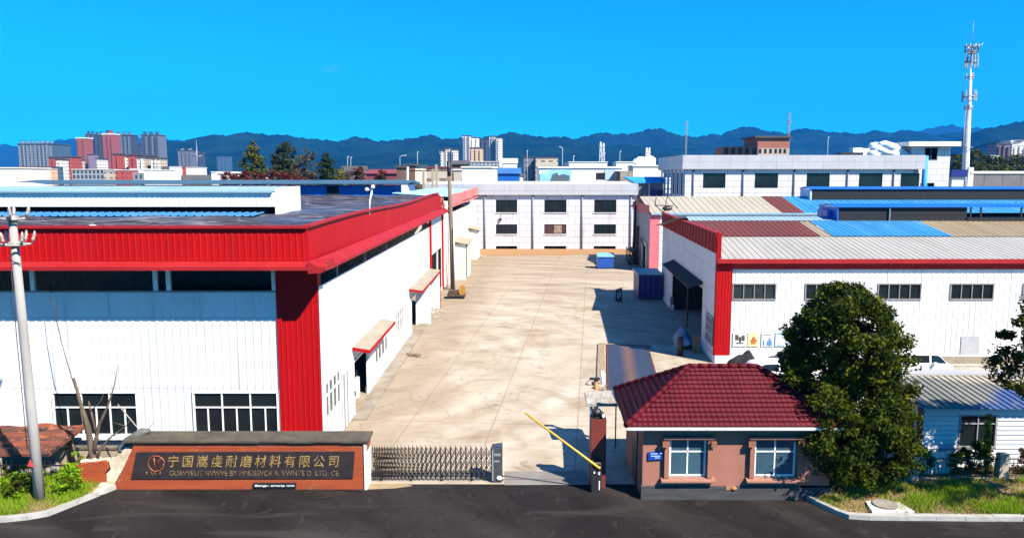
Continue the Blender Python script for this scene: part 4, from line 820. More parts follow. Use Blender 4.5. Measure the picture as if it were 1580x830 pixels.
mb = MB(); mb.box(-.7, -.45, 28.935, 28.948, 1.1, 1.2); mb.box(-.7, -.5, 28.935, 28.948, .85, .92); mb.box(-.79, -.73, 28.935, 28.948, .1, 1.35); mb.build('display', M('silver_strip', (.6, .6, .6), None, .3, metal=.6), hd)
mb = MB(); mb.blob((-.5, 28.93, .2), (.12, .05, .09), 7); mb.build('lamp', WHITEPAINT, hd)
for x in (-5.2, -4.0, -2.8, -1.6, -.7, -.4):
    for y in (29.12, 29.48): mb = MB(); mb.tube([(x, y-.02, .055), (x, y+.02, .055)], .055, 10); mb.build('wheel', BLACKM, gt)
mb = MB(); mb.box(-5.6, 3.0, 29.25, 29.31, -.02, .012); struct(mb.build('gate_rail', M('rail_steel', (.16, .13, .1), None, .6)))
mb = MB(); mb.prism([(-5.6, 28.35, -.02), (-4.6, 28.45, -.02), (-3.9, 28.7, -.02), (-4.2, 28.86, -.02), (-5.6, 28.86, -.02)], (0, 0, .022)); struct(mb.build('concrete_patch', M('tan_patch', (.42, .30, .16), (.34, .24, .13), .9, 2)))
APRON = M('grey_apron', (.20, .18, .16), (.28, .25, .21), .85, .6, .3)
sheet('concrete_apron', [(-.3, 28.72), (3.0, 28.75), (3.1, 29.0), (3.0, 30.2), (-.3, 30.1)], .008, APRON)
# brick pillar with a lamp, barrier machine
RBRICK = M('dark_red_brick', (.30, .035, .015), (.22, .022, .012), .75, 2, .3); mixover(RBRICK, brick_fac(RBRICK, .6, .085, .012, .5), (.07, .02, .015))
t = thing('brick_pillar', (3.35, 28.8, 0), 'square red brick gate pillar topped by a black lamp', 'pillar')
mb = MB(); mb.box(3.06, 3.64, 28.55, 29.1, -.03, 2.72); mb.build('shaft', RBRICK, t)
mb = MB(); mb.tube([(3.33, 28.8, 2.72), (3.33, 28.8, 2.78)], .22, 12); mb.blob((3.28, 28.8, 2.92), (.21, .2, .17), 9); mb.tube([(3.4, 28.75, 2.9), (3.52, 28.55, 2.86)], [.12, .1], 10); lp = mb.build('lamp', BLACKM, t); mb = MB(); mb.tube([(3.52, 28.55, 2.86), (3.53, 28.535, 2.857)], .075, 10); mb.build('lens', WHITEPAINT, lp)
t = thing('barrier', (3.2, 28.2, 0), 'vehicle barrier with a raised yellow arm in front of the brick pillar', 'barrier')
mb = MB(); mb.box(3.05, 3.42, 28.05, 28.42, -.03, 1.12); mb.prism([(3.05, 28.05, 1.12), (3.42, 28.05, 1.12), (3.35, 28.1, 1.2), (3.12, 28.1, 1.2)], (0, .3, 0)); mb.build('cabinet', BLACKM, t)
mb = MB(); q0, q1 = Vector((3.18, 28.02, 1.08)), Vector((.50, 28.02, 3.14)); d = (q1-q0); mb.tube([q0-d*.06, q0, q1], [.05, .05, .038], 8); mb.build('arm', M('yellow_arm', (.62, .36, .02), (.52, .28, .02), .45, 2, stretch=(.5, 1, 1)), t)
mb = MB(); mb.box(3.32, 3.36, 28.03, 28.049, .1, .45); mb.box(3.12, 3.17, 28.03, 28.049, .75, .82); mb.box(3.3, 3.36, 28.03, 28.049, .7, .8); mb.blob((3.34, 28.05, .98), .04, 6); mb.build('reflector', WHITEPAINT, t)

# ================================================================== GUARDHOUSE
PLAST = M('pink_plaster', (.46, .185, .125), (.38, .15, .10), .85, .7, .15, 12); mixover(PLAST, noise_fac(PLAST, 1.2, .6, .78, (1, 1, .5), mul=.45), (.22, .10, .085))
STONEB = M('grey_base_course', (.042, .042, .045), (.085, .08, .08), .85, 2, .6, 8, stretch=(.4, 1, 4))
TILER = M('maroon_roof_tile', (.125, .006, .014), (.09, .005, .010), .6, 1.2, spec=.12); mixover(TILER, noise_fac(TILER, 1.4, .58, .75, mul=.4), (.17, .02, .03))
gh = thing('guardhouse', (8.4, 29.5, 0), 'pink gatehouse with a maroon tiled hip roof', 'gatehouse')
gx, gX, gy, gY = 4.88, 11.9, 27.5, 31.6
mb = MB(); GW = [(5.87, 7.25), (9.05, 10.6)]
mb.wall((gx, gy, 0), X, gX-gx, .5, 2.86, [(a-gx, b-gx, .84, 2.34) for a, b in GW]); mb.wall((gx, gy, 0), Y_, gY-gy, 0, 2.86, [(1.2, 2.2, 0, 2.2)]); mb.wall((gX, gy, 0), Y_, gY-gy, 0, 2.86); mb.wall((gx, gY, 0), X, gX-gx, 0, 2.86)
mb.face([(gx, gy, 2.86), (gX, gy, 2.86), (gX, gY, 2.86), (gx, gY, 2.86)]); mb.build('wall', PLAST, gh)
mb = MB(); mb.box(gx+.01, gX-.01, gy+1.5, gy+1.55, .1, 2.8); mb.build('inner_wall', M('office_wall', (.12, .12, .12), None, .9), gh)
mb = MB(); mb.box(gx-.05, 10.75, gy-.08, gy+.05, -.04, .5); mb.box(10.76, gX+.05, gy-.04, gy+.05, -.04, .42); mb.build('base_course', STONEB, gh)
mb = MB(); mb.box(8.0, 8.35, gy-.1, gy-.081, .36, .53); mb.blob((8.3, gy-.1, .42), (.12, .05, .08), 6); mb.build('broken_brick', M('orange_brick', (.5, .18, .06), (.4, .25, .14), .9, 5), gh)
for i, (a, b) in enumerate(GW):
    wo = window(gh, (a, gy+.05, .84), X, FRONT, b-a, 1.5, (.5,), (.64,), FRAME, GLASSB, .075, .0)
    mb = MB()
    mb.box(a-.2, a-.03, gy-.14, gy, .84, 2.34); mb.box(b+.03, b+.2, gy-.14, gy, .84, 2.34); mb.box(a-.26, b+.26, gy-.20, gy, 2.345, 2.44); mb.build('window_surround', PLAST, gh)
    mb = MB(); mb.prism([(a-.32, gy-.28, .71), (a-.32, gy-.28, .77), (a-.32, gy, .84), (a-.32, gy, .71)], (b-a+.64, 0, 0)); mb.build('window_sill', M('terracotta_sill', (.42, .20, .14), (.34, .15, .10), .8, 4), gh)
    mb = MB()
    RB = M('rusty_bracket', (.40, .16, .07), (.25, .08, .04), .8, 5)
    for x in (a-.30, b+.12): mb = MB(); mb.box(x, x+.2, gy-.24, gy-.141, 2.06, 2.26); mb.build('bracket', RB, gh)
    mb = MB()
    for c, d_ in ((.12, .38), (.62, .85)) if i == 0 else ((.08, .3),): mb.box(a+(b-a)*c, a+(b-a)*d_, gy+.16, gy+.18, .9, 1.55)
    mb.build('curtain', M('net_curtain', (.45, .45, .43), None, .9), gh)
mb = MB(); mb.box(gx-.04, gx+.04, gy+1.15, gy+2.25, 0, 2.25); dr = mb.build('door', BLACKM, gh); mb = MB(); mb.box(gx-.1, gx-.04, gy+1.25, gy+1.3, 1.0, 1.15); mb.build('handle', GALV, dr)
ZE, ZR, ex0, ex1, ey0, ey1, rx0, rx1, ry = 2.88, 4.48, 4.16, 12.25, 27.12, 32.1, 7.0, 9.7, 29.65
def tile_slope(A, B, C_, D, rows, pitch=.2):
    """tiled slope: eave A-B, top edge D-C_ ; rows step down towards the eave"""
    A, B, C_, D = map(Vector, (A, B, C_, D)); mb = MB(); u = (B-A).normalized(); up = (D-A)-u*(D-A).dot(u); L = up.length; up.normalize(); nn = u.cross(up)
    if nn.z < 0: nn = -nn
    wA = (B-A).length; lx = (D-A).dot(u); rx_ = (C_-A).dot(u)
    for r in range(rows):
        s0, s1 = L*r/rows, L*(r+1)/rows
        l0, l1 = lx*s0/L, lx*s1/L; r0, r1 = wA+(rx_-wA)*s0/L, wA+(rx_-wA)*s1/L
        n = int(wA/(pitch/5)); i = len(mb.v)
        for k in range(n+1):
            x = wA*k/n; h = .026*abs(math.sin(math.pi*x/pitch))**.7
            xa_, xb_ = min(max(x, l0), r0), min(max(x, l1), r1)
            mb.v.append(tuple(A+u*xa_+up*s0+nn*(h+.045))); mb.v.append(tuple(A+u*xb_+up*s1+nn*(h+.005))); mb.v.append(tuple(A+u*xa_+up*s0+nn*(h-.01)))
        for k in range(n):
            q = i+3*k; mb.f.append([q, q+3, q+4, q+1]); mb.m.append(0); mb.sm.append(True); mb.f.append([q+2, q+5, q+3, q]); mb.m.append(0); mb.sm.append(False)
    return mb
c1, c2, c3, c4 = (ex0, ey0, ZE), (ex1, ey0, ZE), (ex1, ey1, ZE), (ex0+.25, ey1, ZE); r1, r2 = (rx0, ry, ZR), (rx1, ry, ZR)
for q in ((c1, c2, r2, r1), (c2, c3, r2, r2), (c3, c4, r1, r2), (c4, c1, r1, r1)): tile_slope(*q, 13).build('roof_slope', TILER, gh)
mb = MB()
for a, b in ((c1, r1), (c2, r2), (c3, r2), (c4, r1), (r1, r2)):
    a, b = Vector(a), Vector(b); k = int((b-a).length/.36)
    for i in range(k): mb.tube([a+(b-a)*(i/k)+Z*.06, a+(b-a)*((i+1.06)/k)+Z*.05], [.11, .095], 8)
mb.build('ridge_tile', TILER, gh)
mb = MB(); mb.box(ex0+.12, ex1-.05, ey0+.02, gy+.01, 2.78, 2.872); mb.box(ex0+.12, gx+.01, gy+.011, ey1-.1, 2.78, 2.872); mb.box(gX-.01, ex1-.05, gy+.011, ey1-.1, 2.78, 2.872); mb.build('soffit', M('grey_soffit', (.3, .27, .26), None, .8), gh)
mb = MB(); mb.prism([(ex0+.02, ey0-.10, 2.79), (ex0+.02, ey0+.015, 2.77), (ex0+.02, ey0+.015, 2.87), (ex0+.02, ey0-.10, 2.86)], (ex1-ex0, 0, 0)); mb.build('gutter', M('white_gutter', (.62, .61, .6), (.45, .44, .44), .5, 3), gh)
t = thing('wall_sign', (5.35, 27.45, 1.5), 'small blue enamel sign with white lines beside the gatehouse window', 'sign')
mb = MB(); mb.prism([(5.08, 27.44, 1.50), (5.62, 27.44, 1.53), (5.62, 27.44, 1.84), (5.08, 27.44, 1.81)], (0, .04, 0)); mb.build('plate', M('blue_enamel', (.012, .07, .42), (.012, .06, .34), .35, 3), t)
mb = MB()
for a, b, z in ((5.16, 5.42, 1.74), (5.5, 5.58, 1.76), (5.17, 5.52, 1.65), (5.32, 5.5, 1.58)): mb.box(a, b, 27.43, 27.439, z, z+.035)
mb.build('lettering', M('pale_lettering', (.35, .5, .75), None, .5), t)

# ================================================================== UTILITY POLE
POLEC = M('pole_concrete', (.46, .44, .41), (.34, .32, .29), .85, 1.2, .25, stretch=(1, 1, .3))
up_ = thing('utility_pole', (-17.5, 27.1, .05), 'leaning pale concrete utility pole with insulators on two collars', 'utility pole')
pb, pt = Vector((-17.48, 27.1, -.05)), Vector((-17.70, 27.1, 10.62)); pd = pt-pb
mb = MB(); mb.tube([pb+pd*t_ for t_ in (0, .3, .6, 1)], [.185, .17, .155, .13], 16); mb.build('shaft', POLEC, up_)
mb = MB(); mb.prism([(-17.70, 26.86, 1.50), (-17.46, 26.86, 1.46), (-17.58, 26.86, 1.76)], (0, .02, 0)); mb.build('mark', M('red_paint', (.6, .06, .05), None, .6), up_)
INS = M('insulator', (.48, .44, .40), (.34, .28, .25), .35, 5)
for f_, rr, n_arm in ((.905, .55, 6), (.99, .42, 4)):
    c = pb+pd*f_; rr *= .82; mb = MB(); mb.tube([c-Z*.09, c+Z*.09], .2, 14); mb.tube([c+Vector((rr*math.cos(a/16*6.283), rr*.9*math.sin(a/16*6.283), -.02)) for a in range(17)], .035, 6); mb.build('collar', INS, up_)
    for k in range(n_arm):
        a = k/n_arm*6.283+.4; e = Vector((math.cos(a), .9*math.sin(a), 0)); mb = MB()
        mb.tube([c+e*.2, c+e*(rr+.08)], .035, 6); p0 = c+e*(rr+.08)
        mb.tube([p0, p0+Z*.12+e*.04, p0+Z*.16+e*.05, p0+Z*.2+e*.06, p0+Z*.3+e*.1, p0+Z*.46+e*.12], [.03, .04, .075, .04, .065, .02], 8); mb.build('insulator', INS, up_)
mb = MB(); c = pb+pd*.85; mb.tube([c+Vector((-.2, -.1, .1)), c+Vector((0, -.21, .0)), c+Vector((.2, -.08, -.12))], .018, 5); mb.tube([pb+pd*.88+Vector((-.2, 0, 0)), pb+pd*.6+Vector((-.23, -.05, 0)), pb+pd*.2+Vector((-.25, -.05, 0))], .014, 5); mb.build('cable_tie', BLACKM, up_)
mb = MB(); q0, q1 = AT(76, 428, 30.9), AT(116, 600, 30.4); mb.tube([q0, (q0*.66+q1*.34)+X*-.12, (q0*.33+q1*.67)+X*-.1, q1], .016, 5)
tag(mb.build('cable', BLACKM, None, q0), 'thin black cable hanging in front of the white warehouse wall', 'cable')

# ================================================================== LEFT CORNER: rusty lean-to, low wall, fence, dead tree
BEIGE = M('beige_wall', (.50, .42, .30), (.40, .32, .21), .9, .8, .3)
t = thing('low_wall', (-19, 30.9, 0), 'low beige rendered wall behind the rusty lean-to', 'wall'); mb = MB(); mb.box(-30, -14.6, 30.75, 30.95, -.05, .72); mb.build('body', BEIGE, t); mb = MB(); mb.box(-30, -14.5, 30.7, 31.0, .72, .8); mb.build('coping', M('dark_coping', (.12, .10, .08), (.25, .2, .15), .9, 2), t)
RUSTY = M('rusty_tiles', (.24, .055, .02), (.10, .035, .02), .85, 1.8, .8, 5, stretch=(.6, 2, 1), contrast=(.4, .6)); mixover(RUSTY, noise_fac(RUSTY, 1.5, .53, .57, (.5, 1.6, 1), (0, 0, R(25)), mul=.95), (.018, .013, .012)); mixover(RUSTY, noise_fac(RUSTY, 2.6, .60, .64, (.6, 2, 1), (0, 0, R(-20)), mul=.8), (.38, .12, .06))
ls = thing('lean_to', (-22, 30, 0), 'lean-to with a broken rusty red roof on thin posts', 'lean-to')
mb = MB(); mb.grid(lambda a, b: (-27+(8.75 if b < .5 else 8.75)*a+.35*b*a, 28.95+2.05*b+.1*math.sin(a*40)*.3, 1.16+.50*b+.045*math.sin(a*31+b*14)+.05*math.sin(a*13-b*22)), 60, 18, smooth=False)
mb.prism([(-27, 28.93, 1.06), (-18.27, 28.93, 1.08), (-18.27, 28.93, 1.18), (-27, 28.93, 1.16)], (0, .05, 0)); mb.prism([(-18.27, 28.95, 1.06), (-17.9, 31, 1.54), (-17.9, 31, 1.68), (-18.27, 28.95, 1.2)], (.06, 0, 0)); mb.build('roof', RUSTY, ls)
OLDW = M('old_timber', (.30, .20, .11), (.16, .10, .06), .85, 2, .3, stretch=(4, 4, .4))
for x, y, r_, m in ((-18.35, 30.7, .10, OLDW), (-18.9, 29.2, .05, BLACKM), (-21.2, 29.2, .06, OLDW), (-24, 29.2, .06, OLDW)): mb = MB(); mb.tube([(x, y, 0), (x+.02, y, 1.2+(y-28.95)*.22)], r_, 8); mb.build('post', m, ls)
fe = thing('iron_fence', (-19, 28.75, 0), 'low dark iron fence on the left verge', 'fence')
mb = MB()
for z in (.42, .78): mb.box(-29, -16.9, 28.72, 28.76, z, z+.045)
for k in range(56):
    x = -29+k*.215; mb.tube([(x, 28.74, .1), (x, 28.74, .92), (x, 28.74, 1.0)], [.013, .013, .002], 5)
mb.build('railing', BLACKM, fe)
for x in (-20.15, -24.6, -29): mb = MB(); mb.box(x-.14, x+.14, 28.6, 28.88, -.05, 1.05); mb.build('post', BEIGE, fe)
mb = MB()
for k in range(30): x = random.uniform(-20, -17); mb.blob((x, 29.1+random.random()*.5, random.uniform(.15, .62)), (random.uniform(.08, .2), .12, random.uniform(.06, .15)), 5, 0, .3)
tag(mb.build('junk_heap', M('junk', (.30, .28, .25), (.06, .06, .06), .8, 4, contrast=(.45, .55)), None, (-18.5, 29.3, 0)), 'heap of dark and pale junk behind the low iron fence', 'junk')
BARK = M('dead_bark', (.20, .14, .09), (.09, .06, .04), .9, 3, .6, stretch=(3, 3, .5))
dt = thing('dead_tree', (-16.55, 29.3, 0), 'leafless dead tree with cut forking limbs in front of the warehouse window', 'tree')
mb = MB(); B0 = Vector((-16.75, 29.3, -.05))
def limb(pts, rad): mb.tube([Vector(p) for p in pts], rad, 8)
limb([(-16.62, 29.3, -.05), (-16.66, 29.3, .9), (-16.74, 29.3, 1.5), (-16.78, 29.3, 2.1), (-16.88, 29.3, 2.6), (-17.02, 29.3, 3.1), (-17.12, 29.3, 3.7), (-17.22, 29.3, 4.15)], [.18, .14, .12, .11, .08, .075, .06, .05])
mb.build('trunk', BARK, dt)
for pts, rad in (([(-16.66, 29.3, .9), (-16.5, 29.25, 1.6), (-16.25, 29.2, 2.3), (-15.88, 29.2, 3.1), (-15.6, 29.2, 3.9), (-15.38, 29.2, 4.75)], [.15, .12, .10, .065, .035, .012]), ([(-16.6, 29.3, .8), (-16.35, 29.4, 1.25), (-15.9, 29.4, 1.75), (-15.35, 29.4, 2.15), (-15.1, 29.4, 2.5)], [.13, .10, .05, .03, .012]), ([(-15.9, 29.4, 1.75), (-15.3, 29.3, 1.95)], [.035, .012]), ([(-15.35, 29.4, 2.15), (-15.75, 29.3, 2.35)], [.03, .01]), ([(-16.5, 29.35, 1.6), (-16.62, 29.35, 2.5), (-16.7, 29.3, 3.2)], [.09, .07, .04]), ([(-16.72, 29.3, 2.0), (-16.95, 29.3, 2.3), (-17.0, 29.25, 2.9)], [.09, .07, .05]), ([(-16.65, 29.3, 2.8), (-16.2, 29.3, 3.2), (-16.05, 29.3, 3.55)], [.04, .02, .01])):
    mb = MB(); mb.tube([Vector(p)+Vector((random.uniform(-.03, .03), 0, 0)) for p in pts], [r_*.62 for r_ in rad], 7); mb.build('branch', BARK, dt)

# ================================================================== RIGHT CORNER: clad shed, fence, car, scooters
LAP = M('lapped_boards', (.60, .62, .64), (.48, .50, .54), .6, .8, stretch=(.4, 1, 3))
sh = thing('metal_shed', (20, 32, 0), 'pale boarded shed with a ribbed roof half painted blue', 'shed')
mb = MB(); sx0, sx1 = 16.95, 30.
def lap(xa_, xb_, za, zb):
    z = za; mb.box(xa_, xb_, 30.63, 30.66, za, zb, 1)
    while z < zb-.01:
        z2 = min(z+.20, zb); mb.prism([(xa_, 30.62, z), (xa_, 30.555, z), (xa_, 30.59, z2-.022), (xa_, 30.62, z2-.022)], (xb_-xa_, 0, 0)); z = z2
lap(sx0, 18.45, 0, 2.55); lap(20.05, sx1, 0, 2.55); lap(18.45, 20.05, 0, .82); lap(18.45, 20.05, 2.26, 2.55)
mb.box(sx0, sx0+.05, 30.65, 34.4, 0, 2.8); mb.box(sx0, sx1, 34.3, 34.4, 0, 2.85); mb.build('wall', [LAP, BLACKM], sh)
mb = MB(); mb.box(sx0+.06, sx1, 32, 32.05, 0, 2.5); mb.build('inner_wall', DARK, sh)
window(sh, (18.47, 30.62, .84), X, FRONT, 1.56, 1.42, (.5,), (.72,), M('dull_frame', (.42, .42, .44), None, .5), GLASS, .06, .06)
mb = MB(); mb.box(16.78, 16.945, 30.5, 30.7, 0, 2.55); mb.build('corner_post', M('brown_post', (.34, .15, .05), (.22, .1, .04), .8, 2), sh)
SHEDROOF = M('weathered_shed_roof', (.26, .26, .22), (.18, .19, .17), .65, .5, spec=.15); mixover(SHEDROOF, pos_fac(SHEDROOF, .55, -.75, -.35, .5, .8, .9, mul=.75), (.02, .085, .30)); mixover(SHEDROOF, pos_fac(SHEDROOF, .25, 1, -1.15, .35, .5, 1.2, mul=.9), (.46, .40, .30))
mixover(SHEDROOF, noise_fac(SHEDROOF, 2, .6, .75, (1, 2, 1), mul=.6), (.5, .44, .34))
mb = MB(); sv = Vector((-.0, 1, .105)); mb.clad((16.75, 30.25, 2.58), X, 14, 0, 3.8, Vector((0, -.105, 1)).normalized(), (), .30, .045, v=sv); mb.build('roof', SHEDROOF, sh)
mb = MB(); mb.box(16.7, 30.8, 34.0, 34.75, 2.99, 3.09); mb.build('ridge_cap', M('pale_ridge', (.46, .48, .52), (.55, .5, .44), .5, .5), sh)
CP = M('concrete_post', (.52, .44, .33), (.4, .33, .24), .9, 2, .3)
fn_ = thing('iron_fence', (15.7, 28.9, 0), 'rusty iron fence with concrete posts along the grass verge', 'fence')
mb = MB()
for z in (.32, .98): mb.box(12.5, 29, 28.88, 28.92, z, z+.04)
for k in range(112):
    x = 12.5+k*.147
    if any(abs(x-q) < .22 for q in (15.75, 19.25, 22.75, 26.25)): continue
    mb.tube([(x, 28.9, .2), (x, 28.9, 1.02), (x, 28.9, 1.12)], [.012, .012, .002], 5)
mb.build('railing', M('rusty_iron', (.06, .045, .035), (.12, .07, .04), .8, 5), fn_)
for x in (15.75, 19.25, 22.75, 26.25): mb = MB(); mb.box(x-.17, x+.17, 28.75, 29.05, -.05, 1.22); mb.build('post', CP, fn_)
mb = MB(); mb.box(12.3, 29, 28.8, 29.0, -.05, .24); mb.build('base_wall', CP, fn_)
t = thing('pallet', (17, 29.7, 0), 'white slatted pallet leaning behind the iron fence', 'pallet'); mb = MB()
for k in range(9): mb.prism([(16.35+.16*k, 29.55, .12), (16.48+.16*k, 29.55, .12), (16.5+.16*k, 29.75, .95), (16.37+.16*k, 29.75, .95)], (0, .03, 0))
for z in (.25, .78): mb.box(16.35, 17.8, 29.70+.1*(z-.25), 29.74+.1*(z-.25), z, z+.1)
mb.build('slats', M('white_slat', (.70, .67, .62), (.55, .5, .45), .7, 2), t)
mb = MB(); mb.box(13.0, 45, 47.3, 47.55, -.02, .12); struct(mb.build('kerb', KERB))

def car(loc, label, paint, van=False):
    t = thing('microvan' if van else 'hatchback', loc, label, 'van' if van else 'car'); ox, oy = loc[0], loc[1]
    # stations along the length (front at +x): x, half width low, z low, z sill, z belt, z roof, half width roof
    st = [(-2.1, .70, .35, .55, .75, .80, .62), (-2.05, .80, .28, .5, .95, 1.0, .68), (-1.75, .84, .25, .45, .98, 1.36, .60), (-1.2, .86, .25, .45, .98, 1.47, .60), (-.4, .86, .25, .45, .97, 1.50, .60), (.3, .86, .25, .45, .96, 1.45, .60), (1.0, .86, .25, .45, .95, 1.06, .66), (1.25, .86, .25, .45, .93, .97, .70), (1.75, .84, .27, .45, .84, .88, .68), (2.05, .76, .3, .48, .70, .74, .60), (2.12, .62, .38, .5, .62, .66, .5)]
    if van: st = [(-1.95, .68, .35, .55, .95, 1.0, .6), (-1.9, .78, .28, .5, .98, 1.62, .62), (-1.7, .82, .25, .45, .98, 1.74, .66), (-.5, .82, .25, .45, .98, 1.77, .66), (.7, .82, .25, .45, .98, 1.72, .66), (1.1, .82, .25, .45, .97, 1.5, .66), (1.55, .82, .25, .45, .95, 1.02, .70), (1.8, .80, .27, .45, .86, .92, .68), (1.92, .74, .3, .48, .72, .78, .6), (1.96, .62, .38, .5, .62, .66, .5)]
    mb = MB(); ring = []
    for x, hw, zl, zs, zb, zr, hr in st: ring.append([(hw*.9, zl), (hw, zs), (hw, zb*.75+zs*.25), (hw*.96, zb), (hr, zr-.05 if zr-zb > .1 else zr-.01), (hr*.8, zr), (-hr*.8, zr), (-hr, zr-.05 if zr-zb > .1 else zr-.01), (-hw*.96, zb), (-hw, zb*.75+zs*.25), (-hw, zs), (-hw*.9, zl)])
    i = len(mb.v); n = 12
    for (x, *_), r_ in zip(st, ring): mb.v += [(ox+x, oy+a, b) for a, b in r_]
    for k in range(len(st)-1):
        for j in range(n): mb.f.append([i+k*n+j, i+k*n+(j+1) % n, i+(k+1)*n+(j+1) % n, i+(k+1)*n+j]); mb.m.append(0); mb.sm.append(True)
    mb.f.append(list(range(i, i+n))); mb.m.append(0); mb.sm.append(False); mb.f.append(list(range(i+(len(st)-1)*n, i+len(st)*n))); mb.m.append(0); mb.sm.append(False)
    mb.build('body', paint, t)
    for sgn in (-1, 1):
        for P in (([(-1.75, 1.06), (-.75, 1.06), (-.75, 1.5), (-1.7, 1.5)], [(-.62, 1.06), (.45, 1.06), (.45, 1.5), (-.62, 1.5)], [(.56, 1.05), (1.46, 1.03), (1.12, 1.38), (.95, 1.48), (.56, 1.5)]) if van else ()) or ([(-1.55, 1.03), (-.42, 1.02), (-.42, 1.40), (-1.2, 1.37), (-1.5, 1.25)], [(-.34, 1.02), (.86, 1.0), (.28, 1.36), (-.34, 1.41)]):
            def yo(z): return sgn*((.787-.127*(z-.98)/.70+.012) if van else (.826-(.826-.60)*(z-.97)/.5+.012))
            mb = MB(); mb.prism([(ox+a, oy+yo(b), b) for a, b in P], (0, -sgn*.01, 0)); mb.build('side_window', GLASS, t)
        mb = MB(); mb.box(ox+.62, ox+.78, oy+sgn*.86-(.0 if sgn > 0 else .16), oy+sgn*.86+(.16 if sgn > 0 else 0), .98, 1.12); mb.build('mirror', paint, t)
        for x in (-1.35, 1.3):
            y = oy+sgn*.78; mb = MB(); mb.tube([(ox+x, y-.09*sgn, .3), (ox+x, y+.09*sgn, .3)], .30, 18); wh = mb.build('wheel', BLACKM, t); mb = MB(); mb.tube([(ox+x, y+.09*sgn, .3), (ox+x, y+.10*sgn, .3)], .19, 12); mb.build('rim', GALV, wh)
        mb = MB(); mb.blob((ox+(1.84 if van else 1.98), oy+sgn*.58, .66), (.12, .14, .08), 7); mb.build('headlight', GLASSB, t)
    if van: mb = MB(); mb.prism([(ox+1.115, oy-.56, 1.50), (ox+1.115, oy+.56, 1.50), (ox+1.53, oy+.62, 1.06), (ox+1.53, oy-.62, 1.06)], (.012, 0, .02)); mb.build('windscreen', GLASS, t); return t
    mb = MB(); mb.prism([(ox+.34, oy-.52, 1.452), (ox+.34, oy+.52, 1.452), (ox+.98, oy+.60, 1.08), (ox+.98, oy-.60, 1.08)], (.012, 0, .02)); mb.build('windscreen', GLASS, t)
    return t
car((24.25, 45.0, 0), 'small white van parked in front of the long white wall, right of the big tree', M('white_car_paint', (.72, .72, .72), (.68, .68, .69), .2, .5), True)
car((15.6, 43.2, 0), 'white car mostly hidden behind the maroon gatehouse roof', M('white_car_paint', (.70, .70, .71), (.66, .66, .68), .2, .5))
def scooter(loc, label, cover):
    t = thing('covered_scooter', loc, label, 'scooter'); ox, oy = loc[0], loc[1]; mb = MB()
    mb.grid(lambda a, b: (ox-.95+1.9*a, oy-.36*math.cos(b*math.pi)*(.75+.25*math.sin(a*3.1)), .25+(.80+.42*math.exp(-((a-.7)/.16)**2)-.25*abs(a-.4))*math.sin(b*math.pi)**.55*math.sin(math.pi*min(1, max(0, a*.96+.02)))**.35+.03*math.sin(a*23+b*11)), 26, 14); mb.build('cover', cover, t)
    for x in (-.62, .62): mb = MB(); mb.tube([(ox+x, oy-.06, .25), (ox+x, oy+.06, .25)], .25, 14); mb.build('wheel', BLACKM, t)
scooter((14.3, 46.3, 0), 'dark covered scooter parked by the white plinth near the red pillar', M('charcoal_cover', (.025, .025, .03), (.05, .045, .05), .8, 2, spec=.1))
scooter((16.2, 46.0, 0), 'purple grey covered scooter parked further from the red pillar', M('purple_grey_cover', (.05, .045, .07), (.09, .08, .11), .8, 2, spec=.1))
t = thing('manhole_cover', (13.5, 26.4, .1), 'round concrete manhole cover on a pale slab in the grass verge', 'manhole cover')
mb = MB(); mb.prism([(12.8, 25.95, .04), (14.3, 25.95, .04), (14.15, 26.75, .04), (12.95, 26.8, .04)], (0, 0, .16)); mb.build('slab', PALECONC, t); mb = MB(); mb.tube([(13.5, 26.45, .2), (13.5, 26.45, .26)], .42, 24, smooth=False); mb.build('lid', CONC, t)
t = thing('drain_grate', (-15, 24.9, 0), 'dark drain grate set in the asphalt near the left kerb', 'drain grate')
q = GP(172, 816, -.03); mb = MB(); mb.box(q.x-.62, q.x+.62, q.y-.16, q.y+.16, -.028, -.022); mb.build('pit', DARK, t); mb = MB()
for k in range(10): mb.obox((q.x-.6+.125*k, q.y-.16, -.022), (.05, 0, 0), (.06, .32, 0), (0, 0, .016))
mb.build('bars', BLACKM, t)

